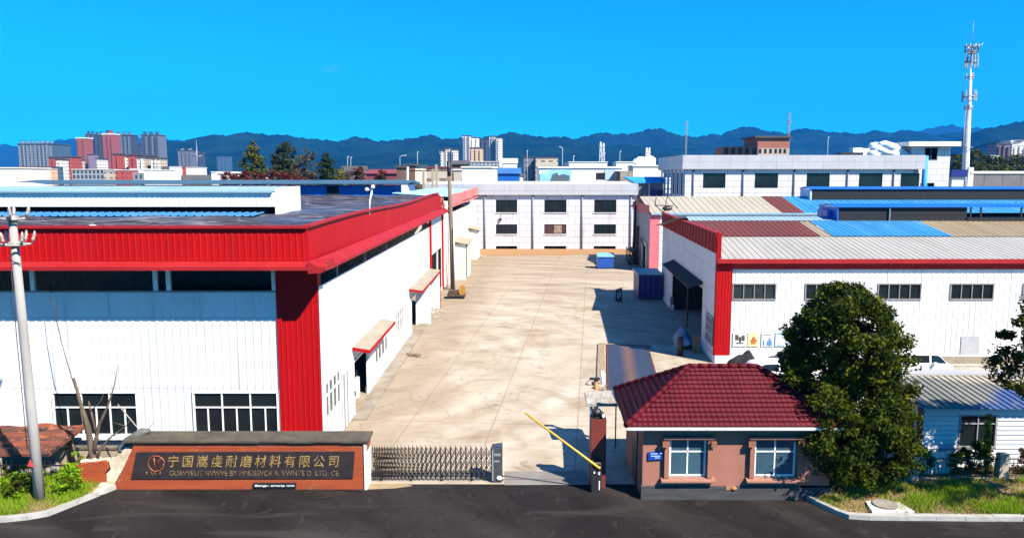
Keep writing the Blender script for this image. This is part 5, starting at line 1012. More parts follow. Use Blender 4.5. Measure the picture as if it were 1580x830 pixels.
# ================================================================== VEGETATION NEAR
LA = leafmat('olive_leaf', (.062, .092, .004), (.09, .115, .005)); LB = leafmat('deep_green_leaf', (.022, .040, .003), (.040, .060, .004)); LC = leafmat('yellow_green_leaf', (.16, .15, .005), (.20, .18, .008)); LD = leafmat('fresh_green_leaf', (.19, .38, .012), (.27, .46, .015), .3); LE = leafmat('dry_leaf', (.16, .085, .03), (.22, .14, .05)); LR = leafmat('dark_red_leaf', (.14, .022, .018), (.20, .04, .02)); LO = leafmat('orange_brown_leaf', (.20, .085, .02), (.13, .06, .02))
BARKB = M('brown_bark', (.10, .07, .045), (.05, .035, .025), .9, 3, .6, stretch=(3, 3, .5))
def tree(name, label, x, y, prof, nclump, nper, leaf, mats, wts, seed, clr=.42, trunk=.2, lean=0., shell=.62, cat='tree', group=None, z0=0., squash=1., trunk_h=.55, part='crown'):
    """prof: (z, radius) outline of the crown"""
    rg = random.Random(seed); t = thing(name, (x, y, z0), label, cat, group); zs = [p[0] for p in prof]; rs = [p[1] for p in prof]
    cs, rr = [], []
    lobes = [(rg.random()*6.283, rg.uniform(.03, .10), rg.randint(2, 4)) for _ in range(3)]
    wt = np.array([max(r_, .15) for r_ in np.interp(np.linspace(zs[0], zs[-1], 200), zs, rs)]); cdf = np.cumsum(wt)/wt.sum()
    for k in range(nclump):
        z = float(np.interp(rg.random(), cdf, np.linspace(zs[0], zs[-1], 200))); a = rg.random()*6.283
        R_ = float(np.interp(z, zs, rs)); R_ *= 1+sum(m*math.sin(n*a+p+z*1.3) for p, m, n in lobes)
        q = R_*(rg.uniform(shell, 1.0) if rg.random() < .8 else rg.uniform(.1, shell))
        s = clr*rg.uniform(.6, 1.3); cs.append((x+lean*(z-zs[0])+q*math.cos(a), y+q*math.sin(a)*squash, z)); rr.append((s, s, s*.75))
    H = zs[-1]; mb = MB(); tz = zs[0]+(H-zs[0])*trunk_h
    mb.tube([(x, y, z0-.1), (x+.03, y, (z0+tz)*.4), (x+lean*(tz-zs[0]), y, tz), (x+lean*(H*.9-zs[0]), y, H*.9)], [trunk*1.25, trunk, trunk*.7, trunk*.2], 9)
    for k in range(7):
        c = rg.choice(cs); b = Vector((x+.02, y, zs[0]*.6+(tz-zs[0])*rg.uniform(.1, .9))); e = Vector(c); mb.tube([b, b.lerp(e, .5)+Z*.15, e], [trunk*.42, trunk*.28, trunk*.08], 6)
    mb.build('trunk', BARKB, t)
    leafmesh(part, mats, cs, rr, nper, leaf, seed, t, wts=wts); return t
tree('evergreen_tree', 'big dense dark evergreen tree between the gatehouse and the metal shed', 12.95, 29.3, [(.7, 2.1), (1.5, 2.9), (2.4, 3.05), (3.2, 2.75), (4.1, 2.3), (4.9, 2.15), (5.8, 2.15), (6.7, 1.85), (7.3, 1.3), (7.75, .55)], 760, 135, .08, [LB, LA, LC], [.58, .37, .05], 11, .40, .2, 0., .70)
tree('evergreen_tree', 'dark evergreen tree cut off by the frame beside the metal shed', 19.75, 26.4, [(3.5, 1.1), (4.0, 2.0), (4.9, 2.6), (6.0, 2.4), (7.0, 1.9), (7.9, 1.2), (8.25, .3)], 170, 110, .085, [LB, LA, LC], [.6, .33, .07], 12, .40, .18, 0., .55)
def shrub(label, x, y, prof, ncl, nper, leaf, mats, wts, seed, z0=.1, clr=.16, squash=1., name='shrub', lean=0.):
    return tree(name, label, x, y, prof, ncl, nper, leaf, mats, wts, seed, clr, .025, lean, .3, 'shrub', None, z0, squash, .8, 'foliage')
shrub('round bright green bush beside the utility pole', -16.75, 27.75, [(.15, .45), (.5, .62), (.9, .5), (1.2, .15)], 40, 50, .055, [LD, LA], [.8, .2], 21)
shrub('tall loose weeds at the foot of the utility pole', -18.3, 27.3, [(.15, .7), (.5, .8), (.9, .5), (1.15, .2)], 36, 50, .06, [LA, LD, LB], [.5, .3, .2], 22, squash=.6)
shrub('bright green weeds at the broken wall end', -16.95, 28.75, [(.5, .25), (.9, .35), (1.3, .12)], 12, 40, .05, [LD, LC], [.7, .3], 23)
shrub('dark green bush under the iron fence near the frame edge', -20.1, 27.6, [(.1, .9), (.5, .9), (.85, .3)], 40, 50, .06, [LD, LB, LA], [.5, .2, .3], 24, squash=.6)
shrub('slender yellow green creeper climbing in front of the shed window', 18.95, 29.45, [(.2, .28), (1.0, .24), (1.8, .18), (2.55, .07)], 44, 45, .05, [LC, LD], [.7, .3], 25, clr=.13)
shrub('dark spreading bush around the creeper behind the fence', 18.7, 29.8, [(.1, .9), (.6, 1.05), (1.1, .75), (1.35, .3)], 60, 55, .055, [LB, LA, LC], [.4, .45, .15], 26, squash=.45)
shrub('dark bush with orange leaves at the right end of the fence', 20.9, 29.5, [(.1, .9), (.6, 1.0), (1.15, .5)], 50, 50, .055, [LB, LA, LO], [.5, .3, .2], 27, squash=.5)
shrub('leafy climber over the concrete post behind the big tree', 16.15, 29.2, [(.3, .5), (.9, .65), (1.35, .35)], 30, 45, .06, [LD, LA, LC], [.4, .4, .2], 28, squash=.5)
shrub('thin brown twiggy shrub at the foot of the big tree', 14.6, 28.75, [(.1, .5), (.7, .7), (1.5, .55), (2.2, .2)], 44, 40, .05, [LA, LE, LC], [.4, .4, .2], 29, squash=.5)
shrub('grey green bush in the shade at the gatehouse corner', 13.2, 28.6, [(.15, .7), (.8, .85), (1.6, .4)], 40, 45, .055, [LB, LA], [.6, .4], 30, squash=.5)
shrub('drooping green bush in front of the shed wall', 17.75, 29.5, [(.15, .3), (.6, .4), (.95, .2)], 16, 40, .05, [LC, LA], [.5, .5], 31, squash=.5)
# grass on the verges
def grass(name, label, fx, n, seed, back, mats, dens):
    rg = np.random.default_rng(seed); P = []; rnd = random.Random(seed)
    while len(P) < n:
        x = rnd.uniform(*fx[0]); y0 = fx[1](x)+.3; y = y0+(back-y0)*rnd.random()
        d = dens(x, y)
        if rnd.random() < d: P.append((x, y, .10+.10*(y-y0)/(back-y0)+.02, d))
    P = np.array(P); n = len(P); a = rg.random(n)*6.283; h = (.05+.16*rg.random(n))*(.5+.8*np.clip(P[:, 3], 0, 1)); wd = .008+.012*rg.random(n)
    dx, dy = np.cos(a)*wd, np.sin(a)*wd; le = rg.normal(size=(n, 2))*.5*h[:, None]
    v = np.stack([np.stack([P[:, 0]-dx, P[:, 1]-dy, P[:, 2]-.05], 1), np.stack([P[:, 0]+dx, P[:, 1]+dy, P[:, 2]-.05], 1), np.stack([P[:, 0]+le[:, 0], P[:, 1]+le[:, 1], P[:, 2]+h], 1)], 1).reshape(-1, 3)
    me = bpy.data.meshes.new(name); me.vertices.add(3*n); me.vertices.foreach_set('co', v.ravel()); me.loops.add(3*n); me.loops.foreach_set('vertex_index', np.arange(3*n, dtype=np.int32)); me.polygons.add(n); me.polygons.foreach_set('loop_start', np.arange(0, 3*n, 3, dtype=np.int32))
    for m in mats: me.materials.append(m)
    mi = np.where(rg.random(n) < np.clip(P[:, 3], .15, .92), 0, 1); mi[rg.random(n) < .15] = 2
    me.polygons.foreach_set('material_index', mi.astype(np.int32)); me.update(calc_edges=True); o = bpy.data.objects.new(name, me); COL.objects.link(o); tag(o, label, 'grass', None, 'stuff')
GR1 = leafmat('green_grass', (.23, .46, .012), (.34, .54, .018), .35); GR2 = leafmat('dry_grass', (.46, .33, .09), (.52, .40, .14), .3); GR3 = leafmat('olive_grass', (.17, .19, .02), (.22, .22, .04), .3)
def dl(x, y):
    k = (y-fl(x))/2.0; return max(.06, min(1, .40+.9*k+.4*math.sin(x*2.3+y*1.9)))
def drr(x, y): return max(.12, min(1, .52+.55*math.sin(x*1.25+1.1*math.sin(y*2.2)+.5)*math.cos(y*1.9-x*.5)+.15*math.sin(x*6)))
grass('grass', 'long green and dry grass on the verge around the utility pole', ((-24, -15.6), fl), 27000, 31, 29.8, [GR1, GR2, GR3], dl)
grass('grass', 'patchy green and straw coloured grass behind the white kerb', ((11.3, 24), fr), 26000, 32, 28.8, [GR1, GR2, GR3], drr)

# ================================================================== TOWN BEHIND
def block(name, label, u0, u1, vt, Y, depth, wallm, roofm=None, cat='building', gable=0., group=None, z_over=None):
    a, b = AT(u0, vt, Y), AT(u1, vt, Y); z = a.z
    t = thing(name, ((a.x+b.x)/2, Y, 0), label, cat, group)
    mb = MB(); mb.box(a.x, b.x, Y, Y+depth, -.1, z)
    mb.build('wall', wallm, t); mb = MB()
    if gable: mb.prism([(a.x-.6, Y-.6, z+.003), (a.x-.6, Y+depth/2, z+gable), (a.x-.6, Y+depth+.6, z+.003)], (b.x-a.x+1.2, 0, 0))
    else:
        mb.box(a.x-.3, b.x+.3, Y-.3, Y+depth+.3, z+.003, z+.35)
    mb.build('roof', roofm or PALECONC, t); return t, a.x, b.x, z
def facade(name, wall, win, bw, fh, mort, offx=0., rough=.7):
    m = M(name, win, tuple(c*1.4 for c in win), rough, .15); mixover(m, brick_fac(m, bw, fh, mort, 0.), wall); return m
F_SLATE = facade('slate_tower', (.055, .075, .115), (.02, .03, .05), 4.0, 3.0, .9); F_BLUEG = facade('blue_grey_tower', (.075, .14, .19), (.025, .05, .08), 5, 3.1, 1.0); F_RED = facade('red_tower', (.38, .10, .085), (.16, .035, .03), 3.6, 3.2, .9); F_RED2 = facade('brick_red_flats', (.44, .075, .05), (.16, .03, .025), 4.2, 3.1, 1.2); F_WHITE = facade('white_flats', (.66, .61, .55), (.16, .14, .14), 4.4, 3.1, 1.1); F_CREAM = facade('cream_flats', (.58, .49, .38), (.20, .14, .10), 4.4, 3.1, 1.1); F_GREY = facade('grey_flats', (.17, .19, .23), (.05, .06, .085), 3.6, 3.0, 1.0); F_PURP = facade('mauve_flats', (.26, .20, .26), (.12, .09, .13), 3.8, 3.1, 1.1); F_GLASS = facade('glazed_flats', (.34, .37, .40), (.05, .06, .07), 2.6, 3.3, .5); F_TAN = facade('tan_flats', (.60, .36, .20), (.34, .16, .08), 4.4, 3.1, 1.3)
PLAINW = M('white_render', (.78, .76, .73), (.70, .68, .64), .8, .1); PLAINC = M('cream_render', (.70, .64, .52), (.62, .55, .44), .8, .1); BRN = M('brown_brick_wall', (.20, .11, .075), (.14, .08, .06), .85, .3); DKR = M('dark_flat_roof', (.06, .06, .065), (.10, .09, .09), .9, .2); WROOF = M('white_roof', (.74, .72, .68), (.66, .62, .58), .7, .1); REDT = M('red_town_roof', (.30, .06, .05), (.22, .04, .04), .7, .2)
def tower(label, u0, u1, vt, Y, m, ribs=3, ribm=None, top=None, tops=0, group=None, depth=None):
    """residential tower: body, projecting bays, roof structures"""
    a, b = AT(u0, vt, Y), AT(u1, vt, Y); W = b.x-a.x; z = a.z; dp = depth or max(W*.9, 14)
    t = thing('apartment_tower', ((a.x+b.x)/2, Y, 0), label, 'tower block', group)
    mb = MB(); mb.box(a.x, b.x, Y, Y+dp, -1, z); mb.build('wall', m, t)
    for k in range(ribs):
        x = a.x+W*(k+.5)/ribs; mb = MB(); mb.box(x-W/ribs*.24, x+W/ribs*.24, Y-1.6, Y-.003, -1, z-1.5+.8*math.sin(k*2.1)); mb.build('bay', ribm or m, t)
    mb = MB(); mb.box(a.x-.6, b.x+.6, Y-.6, Y+dp+.6, z+.002, z+1.2); mb.build('roof', top or DKR, t)
    for k in range(tops):
        x = a.x+W*(k+.5)/tops; mb = MB(); mb.tube([(x, Y+5, z+1.2), (x, Y+5, z+5), (x, Y+5, z+5.5)], [W/tops*.28, W/tops*.28, W/tops*.36], 8, smooth=False); mb.build('roof_house', ribm or m, t)
tower('long blue grey tower block far left with vertical ribs', 27, 81, 223, 1150, F_BLUEG, 9, F_GLASS, tops=7)
tower('pinkish red tower with a pale top band, left of the slate towers', 117, 134, 214, 1000, F_RED, 2, F_RED, WROOF)
tower('dark maroon narrow block behind the pinkish red tower', 134.5, 143, 239, 985, F_PURP, 1)
tower('slate grey tower rising directly behind the pinkish red tower', 131, 143.5, 208, 1250, F_GREY, 2, F_SLATE, tops=2)
tower('dark slate twin tower between two red towers', 144, 156.5, 209, 1240, F_SLATE, 2, F_SLATE, tops=2)
tower('tall red tower with a white roof band beside the slate towers', 157, 176, 208, 1050, F_RED, 3, F_RED, WROOF, 1)
tower('slate triple tower right of the tall red tower', 177, 202, 209, 1230, F_SLATE, 4, F_GREY, tops=3)
tower('isolated slate tower with three rounded heads', 217, 245, 209, 1200, F_GREY, 3, F_SLATE, tops=3)
tower('low dark block with a red roof line left of the isolated slate tower', 203, 228, 228, 1400, F_SLATE, 3, F_SLATE, REDT)
tower('light grey double tower in front of the near mountain', 273, 297, 233, 1300, F_GREY, 4, F_GREY, tops=2)
tower('dark slim tower beside the light grey double tower', 297.5, 311, 236, 1320, F_SLATE, 2, F_SLATE)
tower('hazy blue flats far off under the near mountain', 334, 352, 242, 2400, F_BLUEG, 3, F_BLUEG)
for a in [('orange red flats at the left of the red quarter', 75, 86, 244, 700, F_RED2, 2, F_RED2), ('white flats between red and mauve flats', 86.5, 96, 247, 690, F_WHITE, 2, F_WHITE), ('mauve flats right of the white flats', 96.5, 106, 243, 710, F_PURP, 2, F_PURP), ('brown red flats at the end of the mauve flats', 106.5, 112.5, 243, 700, F_RED2, 1, F_RED2), ('slim cream flats left of the pinkish red tower', 113, 118, 247, 720, F_CREAM, 1, F_CREAM), ('narrow white house between the red towers', 148, 155, 246, 760, F_WHITE, 1, F_WHITE), ('deep red flats below the tall red tower', 174, 185, 239, 720, F_RED2, 2, F_RED2), ('pale pink flats right of the deep red flats', 185.5, 197, 242, 730, F_CREAM, 2, F_WHITE), ('crimson flats in the middle of the red quarter', 197.5, 210, 240, 715, F_RED2, 2, F_RED2), ('cream stepped flats between the crimson and rust flats', 210.5, 223, 244, 700, F_CREAM, 2, F_WHITE), ('rust red flats below the isolated slate tower', 223.5, 232, 241, 720, F_RED2, 1, F_RED2), ('wide cream flats closing the red quarter', 232.5, 247, 245, 700, F_CREAM, 3, F_WHITE)]: tower(*a)
for a in [('low mauve and brick houses left of the orange red flats', 29, 56, 258, 520, F_PURP, REDT), ('small orange house among the brick houses', 56.5, 64, 261, 515, F_TAN, PALECONC), ('blue glazed slim office beside the orange house', 66, 75, 258, 560, F_BLUEG, DKR), ('long glazed office with a white roof edge', 111, 160, 262, 500, F_GLASS, WROOF), ('cream house beside the long glazed office', 160.5, 172, 265, 480, F_CREAM, WROOF), ('red brick house with white side walls', 178, 191, 263, 470, F_RED2, WROOF), ('white terrace beside the red brick house', 201, 213, 261, 490, F_WHITE, WROOF), ('grey workshop between white houses', 205.5, 221.5, 268, 440, F_GLASS, PALECONC), ('plain white house at the end of the red quarter', 222, 248, 263, 430, PLAINW, WROOF), ('slate block right of the plain white house', 249, 261, 258, 520, F_GREY, DKR), ('white house beside the slate block', 261.5, 271, 258, 515, PLAINW, WROOF), ('brick red house below the double tower', 271.5, 284, 258, 525, F_RED2, REDT), ('cream house right of the brick red house', 287, 302, 259, 505, PLAINC, WROOF), ('low white depot in front of the mountain foot', 326, 354, 266, 400, PLAINW, WROOF), ('wide cream building at the left frame edge', -30, 28, 260, 260, PLAINC, WROOF)]:
    block('town_house', a[0], a[1], a[2], a[3], a[4], 18, a[5], a[6])
mb = MB(); q = AT(305, 262, 900); mb.tube([(q.x, 900, 0), (q.x, 900, AT(305, 217, 900).z)], [.9, .35], 8); mb.tube([(q.x-6, 900, AT(305, 241, 900).z), (q.x+6, 900, AT(305, 241, 900).z)], .5, 6); tag(mb.build('tower_crane', GALV, None, (q.x, 900, 0)), 'thin grey tower crane beside the dark slim tower', 'crane')
for a in [('short white tower with grey glazing left of the white towers', 678, 686, 233, 900, F_GLASS, 1, F_WHITE), ('white and tan tower in the short cluster', 686.5, 696, 230, 905, F_CREAM, 2, F_WHITE), ('stubby white tower right of the tan tower', 696.5, 706, 232, 900, F_WHITE, 1, F_WHITE), ('tallest white tower with a dark glazed side', 713, 726, 210, 1100, F_WHITE, 2, F_GLASS), ('white tower sharing a wall with the tallest tower', 726.5, 739, 213, 1110, F_WHITE, 2, F_WHITE), ('cream lower tower in front of the white towers', 725, 745, 229, 950, F_CREAM, 3, F_TAN), ('dark slate tower between white towers', 740, 754, 216, 1200, F_SLATE, 2, F_SLATE), ('white tower with a dark middle strip', 755, 765, 211, 1050, F_WHITE, 1, F_GLASS), ('plain white tower at the right of the cluster', 765.5, 775, 213.5, 1040, F_WHITE, 1, F_WHITE)]: tower(*a)
for a in [('long low block with a dark colonnade under the white towers', 718, 770, 250, 520, F_GLASS, WROOF, 0, 14), ('white house with an arched window behind the grey tiled block', 713, 757, 259, 190, PLAINW, WROOF, 0, 10), ('white annex beside the arched window house', 757.5, 766, 259.5, 195, PLAINW, WROOF, 0, 10), ('blue roofed workshop behind the white annex', 768, 802, 268, 250, BLUEM, M('blue_workshop_roof', (.05, .16, .42), (.08, .22, .5), .6, .1), 2, 24), ('grey and cream apartment block left of the long white halls', 808, 826, 243.5, 430, F_GREY, DKR, 0, 20), ('cream and pink apartment block with a brown roof line', 826.5, 861, 244, 425, F_CREAM, BRN, 0, 20), ('white dome roofed depot right of the white towers', 776, 798, 252, 600, PLAINW, WROOF, 4, 30), ('long white hall with red and dark marks on its wall', 878, 937, 251, 330, PLAINW, WROOF, 0, 30), ('white container shaped store behind the mural wall', 951, 978, 251, 300, PLAINW, WROOF, 0, 10), ('cream store with a ladder frame left of the long grey block', 977, 1024, 257, 230, PLAINC, WROOF, 0, 10), ('dark brown flat roofed brick house beside the fence posts', 612, 624, 259, 150, BRN, DKR, 0, 8), ('brown brick house with a pale end wall', 625, 640, 256, 156, BRN, DKR, 0, 10), ('pale end house adjoining the brown brick house', 640.3, 650, 257, 156.5, PLAINC, DKR, 0, 9), ('row of cream and red houses behind the fence posts', 653, 692, 259, 240, F_CREAM, REDT, 0, 12), ('small brown house with a dark roof behind the wooden pole', 697, 720, 254, 260, BRN, DKR, 1.5, 14), ('cream house with small windows under the brown house', 700, 712, 263, 220, F_CREAM, WROOF, 0, 10), ('long red roofed shed behind the red hedge', 565, 615, 268, 260, M('red_shed_wall', (.25, .05, .05), None, .8), REDT, 1.5, 20), ('low white house left of the dark trees', 335, 362, 268, 220, PLAINW, WROOF, 0, 10)]:
    block('town_house', a[0], a[1], a[2], a[3], a[4], a[8], a[5], a[6], gable=a[7])
# long blue building right behind the left warehouse
bb = thing('blue_hall', (-30, 88, 0), 'long low blue hall with a grey roof behind the left warehouse', 'hall')
mb = MB(); bx0, bx1 = -57.0, -12.6
mb.clad((bx0, 88, 0), X, bx1-bx0, 0, 11.0, FRONT, (), 2.2, .03); mb.wall((bx1, 88, 0), Y_, 12, 0, 11); mb.build('wall', BLUEM, bb)
mb = MB(); mb.prism([(bx0-.5, 87.2, 11.18), (bx0-.5, 93, 11.55), (bx0-.5, 100, 11.2), (bx0-.5, 100, 10.95), (bx0-.5, 93, 11.4), (bx0-.5, 87.2, 11.08)], (bx1-bx0+1.2, 0, 0)); mb.build('roof', M('blue_grey_roof', (.05, .12, .18), (.09, .16, .22), .6, .4, spec=.15), bb)
mb = MB(); mb.box(-21.2, -19.8, 87.9, 87.96, 8, 10.9); mb.box(-36, -34.9, 87.9, 87.96, 8, 10.9); mb.build('door', DARK, bb)
mb = MB(); mb.box(-16.2, -15.9, 87.86, 87.95, 9, 10.9); mb.build('downpipe', M('pale_blue_pipe', (.2, .45, .75), None, .5), bb)
mb = MB(); mb.prism([(bx1+.05, 87.2, 9.6), (bx1+.6, 87.2, 9.7), (bx1+1.1, 87.2, 10.0), (bx1+.7, 87.2, 11.0), (bx1+.05, 87.2, 11.0)], (0, .3, 0)); mb.build('end_panel', M('pale_end_panel', (.6, .68, .74), None, .5), bb)
q = AT(627, 258, 100); mb = MB(); mb.tube([(q.x, 100, 8), (q.x+.2, 100, q.z)], .14, 6); tag(mb.build('white_post', WHITEPAINT, None, (q.x, 100, 8)), 'white post at the end of the blue hall', 'post')
wr = thing('white_roofed_hall', (-52, 80, 0), 'white roofed hall edge at the left behind the ridge ventilator', 'hall')
mb = MB(); mb.box(-62, -51.5, 79, 86, 0, 10.9); mb.build('wall', PLAINW, wr); mb = MB(); mb.prism([(-62.5, 78.6, 10.95), (-62.5, 82, 11.3), (-62.5, 86.4, 10.95)], (11.4, 0, 0)); mb.build('roof', WROOF, wr)
# hall with a mural
t, xa1, xb1, z = block('white_hall', 'long white hall with a blue landscape mural behind the grey tiled block', 832, 960, 259.5, 185, 20, PLAINW, WROOF)
mb = MB(); z0, z1 = 8, AT(0, 262, 184.9).z; p0, p1 = AT(833, 262, 184.9).x, AT(882, 262, 184.9).x; mb.prism([(p0, 184.86, z0), (p1, 184.86, z0), (p1, 184.86, z1), (p0+3, 184.86, z1), (p0, 184.86, z1-.9)], (0, .1, 0)); mu_ = mb.build('mural', M('mural_blue', (.16, .42, .62), (.30, .56, .70), .6, .3), t)
mb = MB()
mb.prism([(p0+1.5, 184.83, z0), (p1-.5, 184.83, z0), (p1-.5, 184.83, z0+4.1), (p1-2, 184.83, z0+4.5), (p1-3.2, 184.83, z0+4.2), (p0+4.2, 184.83, z0+4.9), (p0+3, 184.83, z0+4.4)], (0, .02, 0))
mb.build('painted_rocks', M('mural_dark', (.10, .15, .18), None, .7), mu_)
mb = MB()
q = AT(926, 270, 184.9); mb.box(q.x-.9, q.x+1.2, 184.85, 184.98, q.z-1, q.z+.5); mb.build('opening', DARK, t)
mb = MB(); q = AT(933, 262, 184.9); mb.box(q.x, q.x+2.6, 184.85, 184.98, q.z-2.4, q.z); mb.build('shutter', M('grey_blue_shutter', (.40, .52, .64), None, .6), t)
t = thing('brick_shed', (30, 190, 0), 'dark stone shed with a black doorway right of the mural hall', 'shed')
a, b = AT(951, 264, 182), AT(977, 264, 182); mb = MB(); mb.box(a.x, b.x, 182, 188, 0, a.z); mb.build('wall', M('grey_brown_stone', (.26, .23, .19), (.4, .36, .3), .9, .8), t); mb = MB(); mb.box(a.x, a.x+.9, 181.9, 181.98, 6, a.z-.1); mb.build('doorway', DARK, t)
# blue canopy between the two tiled blocks
t = thing('blue_canopy', (30, 150, 0), 'bright blue canopy roof over a dark loading dock between the tiled blocks', 'canopy')
a, b = AT(963, 273, 152), AT(1024, 273, 152); e0, e1 = AT(978, 281, 146), AT(1024, 281, 146)
mb = MB(); mb.face([tuple(e0), tuple(e1), tuple(b), tuple(a)]); mb.face([tuple(e0-Z*.25), tuple(e1-Z*.25), tuple(b-Z*.25), tuple(a-Z*.25)]); mb.face([tuple(e0-Z*.25), tuple(e1-Z*.25), tuple(e1), tuple(e0)]); mb.face([tuple(e0-Z*.25), tuple(a-Z*.25), tuple(a), tuple(e0)]); mb.build('roof', BLUELT, t)
mb = MB(); mb.box(e0.x+.3, e1.x, 146.4, 146.6, 0, e0.z-.25); mb.build('front_wall', M('blue_grey_dock', (.22, .24, .30), (.16, .18, .23), .8, .3), t); mb = MB(); q = AT(1000, 298, 146.3); mb.box(q.x, e1.x, 146.25, 146.38, 3, q.z+.6); mb.build('door', NAVY, t)
for x in (e0.x+.4, (e0.x+e1.x)/2): mb = MB(); mb.box(x, x+.25, 146.0, 146.24, 0, e0.z-.25); mb.build('post', PALECONC, t)
# red brown block behind the long grey block
t = thing('red_brown_block', (50, 200, 0), 'red brown block with small dark windows showing above the long grey block', 'building')
Yb = 205; a, m_, b = AT(1115, 228, Yb+8), AT(1169, 227, Yb), AT(1218, 219, Yb); REDB = M('red_brown_wall', (.42, .15, .10), (.36, .12, .08), .8, .3); BEI = M('beige_band', (.56, .44, .36), (.5, .38, .3), .8, .3)
mb = MB(); mb.box(m_.x, b.x, Yb, Yb+12, 0, b.z+1); mb.prism([(m_.x-.01, Yb, 0), (a.x, Yb+8, 0), (a.x, Yb+16, 0), (m_.x-.01, Yb+12, 0)], (0, 0, m_.z+.3)); mb.build('wall', REDB, t)
mb = MB(); zb0 = AT(0, 241, Yb).z; zb1 = AT(0, 229, Yb).z; mb.box(m_.x+.2, b.x+.05, Yb-.08, Yb-.01, zb0-2, zb1); mb.build('band', BEI, t)
mb = MB(); mb.box(m_.x-1, b.x+.5, Yb-.6, Yb+12, b.z+1.01, b.z+1.5); mb.build('roof', DKR, t)
for u in (1173, 1181, 1189, 1197, 1204, 1211): q = AT(u, 233, Yb-.1); mb = MB(); mb.box(q.x-.3, q.x+.3, Yb-.16, Yb-.09, q.z-.6, q.z+.5); mb.build('window', GLASS, t)
for k in range(5):
    s_ = (k+.5)/5; q = Vector((a.x+(m_.x-a.x)*s_, Yb+8-8*s_, AT(0, 233.5, Yb+8-8*s_).z)); d_ = Vector((m_.x-a.x, -8, 0)).normalized(); mb = MB(); mb.obox(q-d_*.5+Vector((0, -.15, -.9)), d_*1.1, Vector((0, .1, 0)), Z*1.8); mb.build('window', GLASS, t)
# grey boundary wall, far right blocks
t = thing('grey_wall', (110, 150, 0), 'long grey panel wall with a white coping at the right edge', 'wall')
a, b = AT(1497, 268, 150), AT(1700, 268, 150); PNL = M('grey_panel_wall', (.20, .195, .20), (.16, .155, .16), .8, .3); mixover(PNL, brick_fac(PNL, 3.6, 50, .08), (.07, .07, .075))
mb = MB(); mb.box(a.x+.6, b.x, 150, 150.3, 0, a.z); mb.build('panels', PNL, t); mb = MB(); mb.box(a.x, b.x, 149.8, 151.5, a.z+.002, a.z+.45); mb.build('coping', WHITEPAINT, t); mb = MB(); mb.box(a.x-.4, a.x+.6, 149.9, 150.4, 0, a.z+1.2); mb.build('end_post', PLAINC, t)
t = thing('blue_roof_shed', (95, 145, 0), 'low blue shed between the stair tower and the white mast', 'shed'); a, b = AT(1470, 262, 148), AT(1488, 262, 148); mb = MB(); mb.box(a.x, b.x, 148, 156, 0, a.z-1.4); mb.build('wall', PLAINW, t); mb = MB(); mb.box(a.x-.4, b.x+.4, 147.6, 156, a.z-1.39, a.z); mb.build('roof', NAVY, t)
tower('dark brown block half hidden by trees at the right edge', 1538, 1559, 223, 720, F_PURP, 3, facade('brown_block', (.12, .07, .06), (.05, .03, .03), 4, 3.2, 1.2)); tower('white flats with a tall stair core at the right edge', 1563, 1592, 225, 740, F_WHITE, 4, F_WHITE, WROOF, 1)
tower('slim white core tower beside the dark brown block', 1559.5, 1563, 219, 735, F_WHITE, 1, F_WHITE, WROOF)
for k, (u0, u1, v) in enumerate(((1528, 1534, 240), (1534.5, 1541, 241))): block('town_house', ('tiny white house among the far right trees', 'pale grey house beside the tiny white one')[k], u0, u1, v, 640, 8, (PLAINW, PLAINC)[k], WROOF)
# white steel cluster with two lattice masts (works beyond the stores)
t = thing('silo_works', (100, 600, 0), 'cluster of white silos and conveyors with two lattice masts', 'works')
mb = MB()
for u, r_, v in ((983, 4, 249), (989, 5, 246), (996, 5.5, 248), (1003, 4.5, 245)): q = AT(u, v, 600); mb.tube([(q.x, 600, 0), (q.x, 600, q.z), (q.x, 600, q.z+2)], [r_, r_, r_*.4], 12)
q0, q1 = AT(980, 252, 595), AT(1007, 252, 595); mb.box(q0.x, q1.x, 592, 605, 0, q0.z); mb.build('silos', PLAINW, t)
def lattice(name, label, u, v, Y, zb, wb, wt, m, cat='mast', parent=None, arms=()):
    q = AT(u, v, Y); H = q.z; mb = MB(); r_ = max(.06, Y*.00030); n = max(4, int((H-zb)/(wb*3)))
    P = lambda k, s: Vector((q.x+(1 if s in (0, 1) else -1)*(wb+(wt-wb)*k/n), Y+(1 if s in (1, 2) else -1)*(wb+(wt-wb)*k/n), zb+(H-zb)*k/n))
    for s in range(4): mb.tube([P(0, s), P(n, s)], r_, 4)
    for k in range(n):
        for s in (0, 1, 2, 3): mb.tube([P(k, s), P(k+1, (s+1) % 4)], r_*.6, 3); mb.tube([P(k, s), P(k, (s+1) % 4)], r_*.6, 3)
    for z_, L in arms: mb.tube([(q.x-L, Y, zb+(H-zb)*z_), (q.x+L, Y, zb+(H-zb)*z_)], r_*1.4, 4)
    if parent: return mb.build('mast', m, parent)
    return tag(mb.build(name, m, None, (q.x, Y, zb)), label, cat)
lattice('', '', 998, 228, 600, 8, 1.6, .3, PLAINW, parent=t); lattice('', '', 1002, 228, 602, 8, 1.6, .3, PLAINW, parent=t)
GM_ = M('grey_mast', (.20, .22, .25), (.28, .3, .32), .6, .3); WM_ = M('pale_mast', (.55, .58, .62), (.66, .68, .7), .6, .3)
lattice('radio_mast', 'thin grey lattice mast above the left end of the long grey block', 1059.5, 187, 320, 5, .4, .12, GM_, arms=((.97, 1.0), (.8, .6)))
lattice('radio_mast', 'dark radio mast with crossed aerials on the red brown block', 1218.3, 175, 206, 12, .35, .1, GM_, arms=((.88, .8), (.84, .7), (.99, .5)))
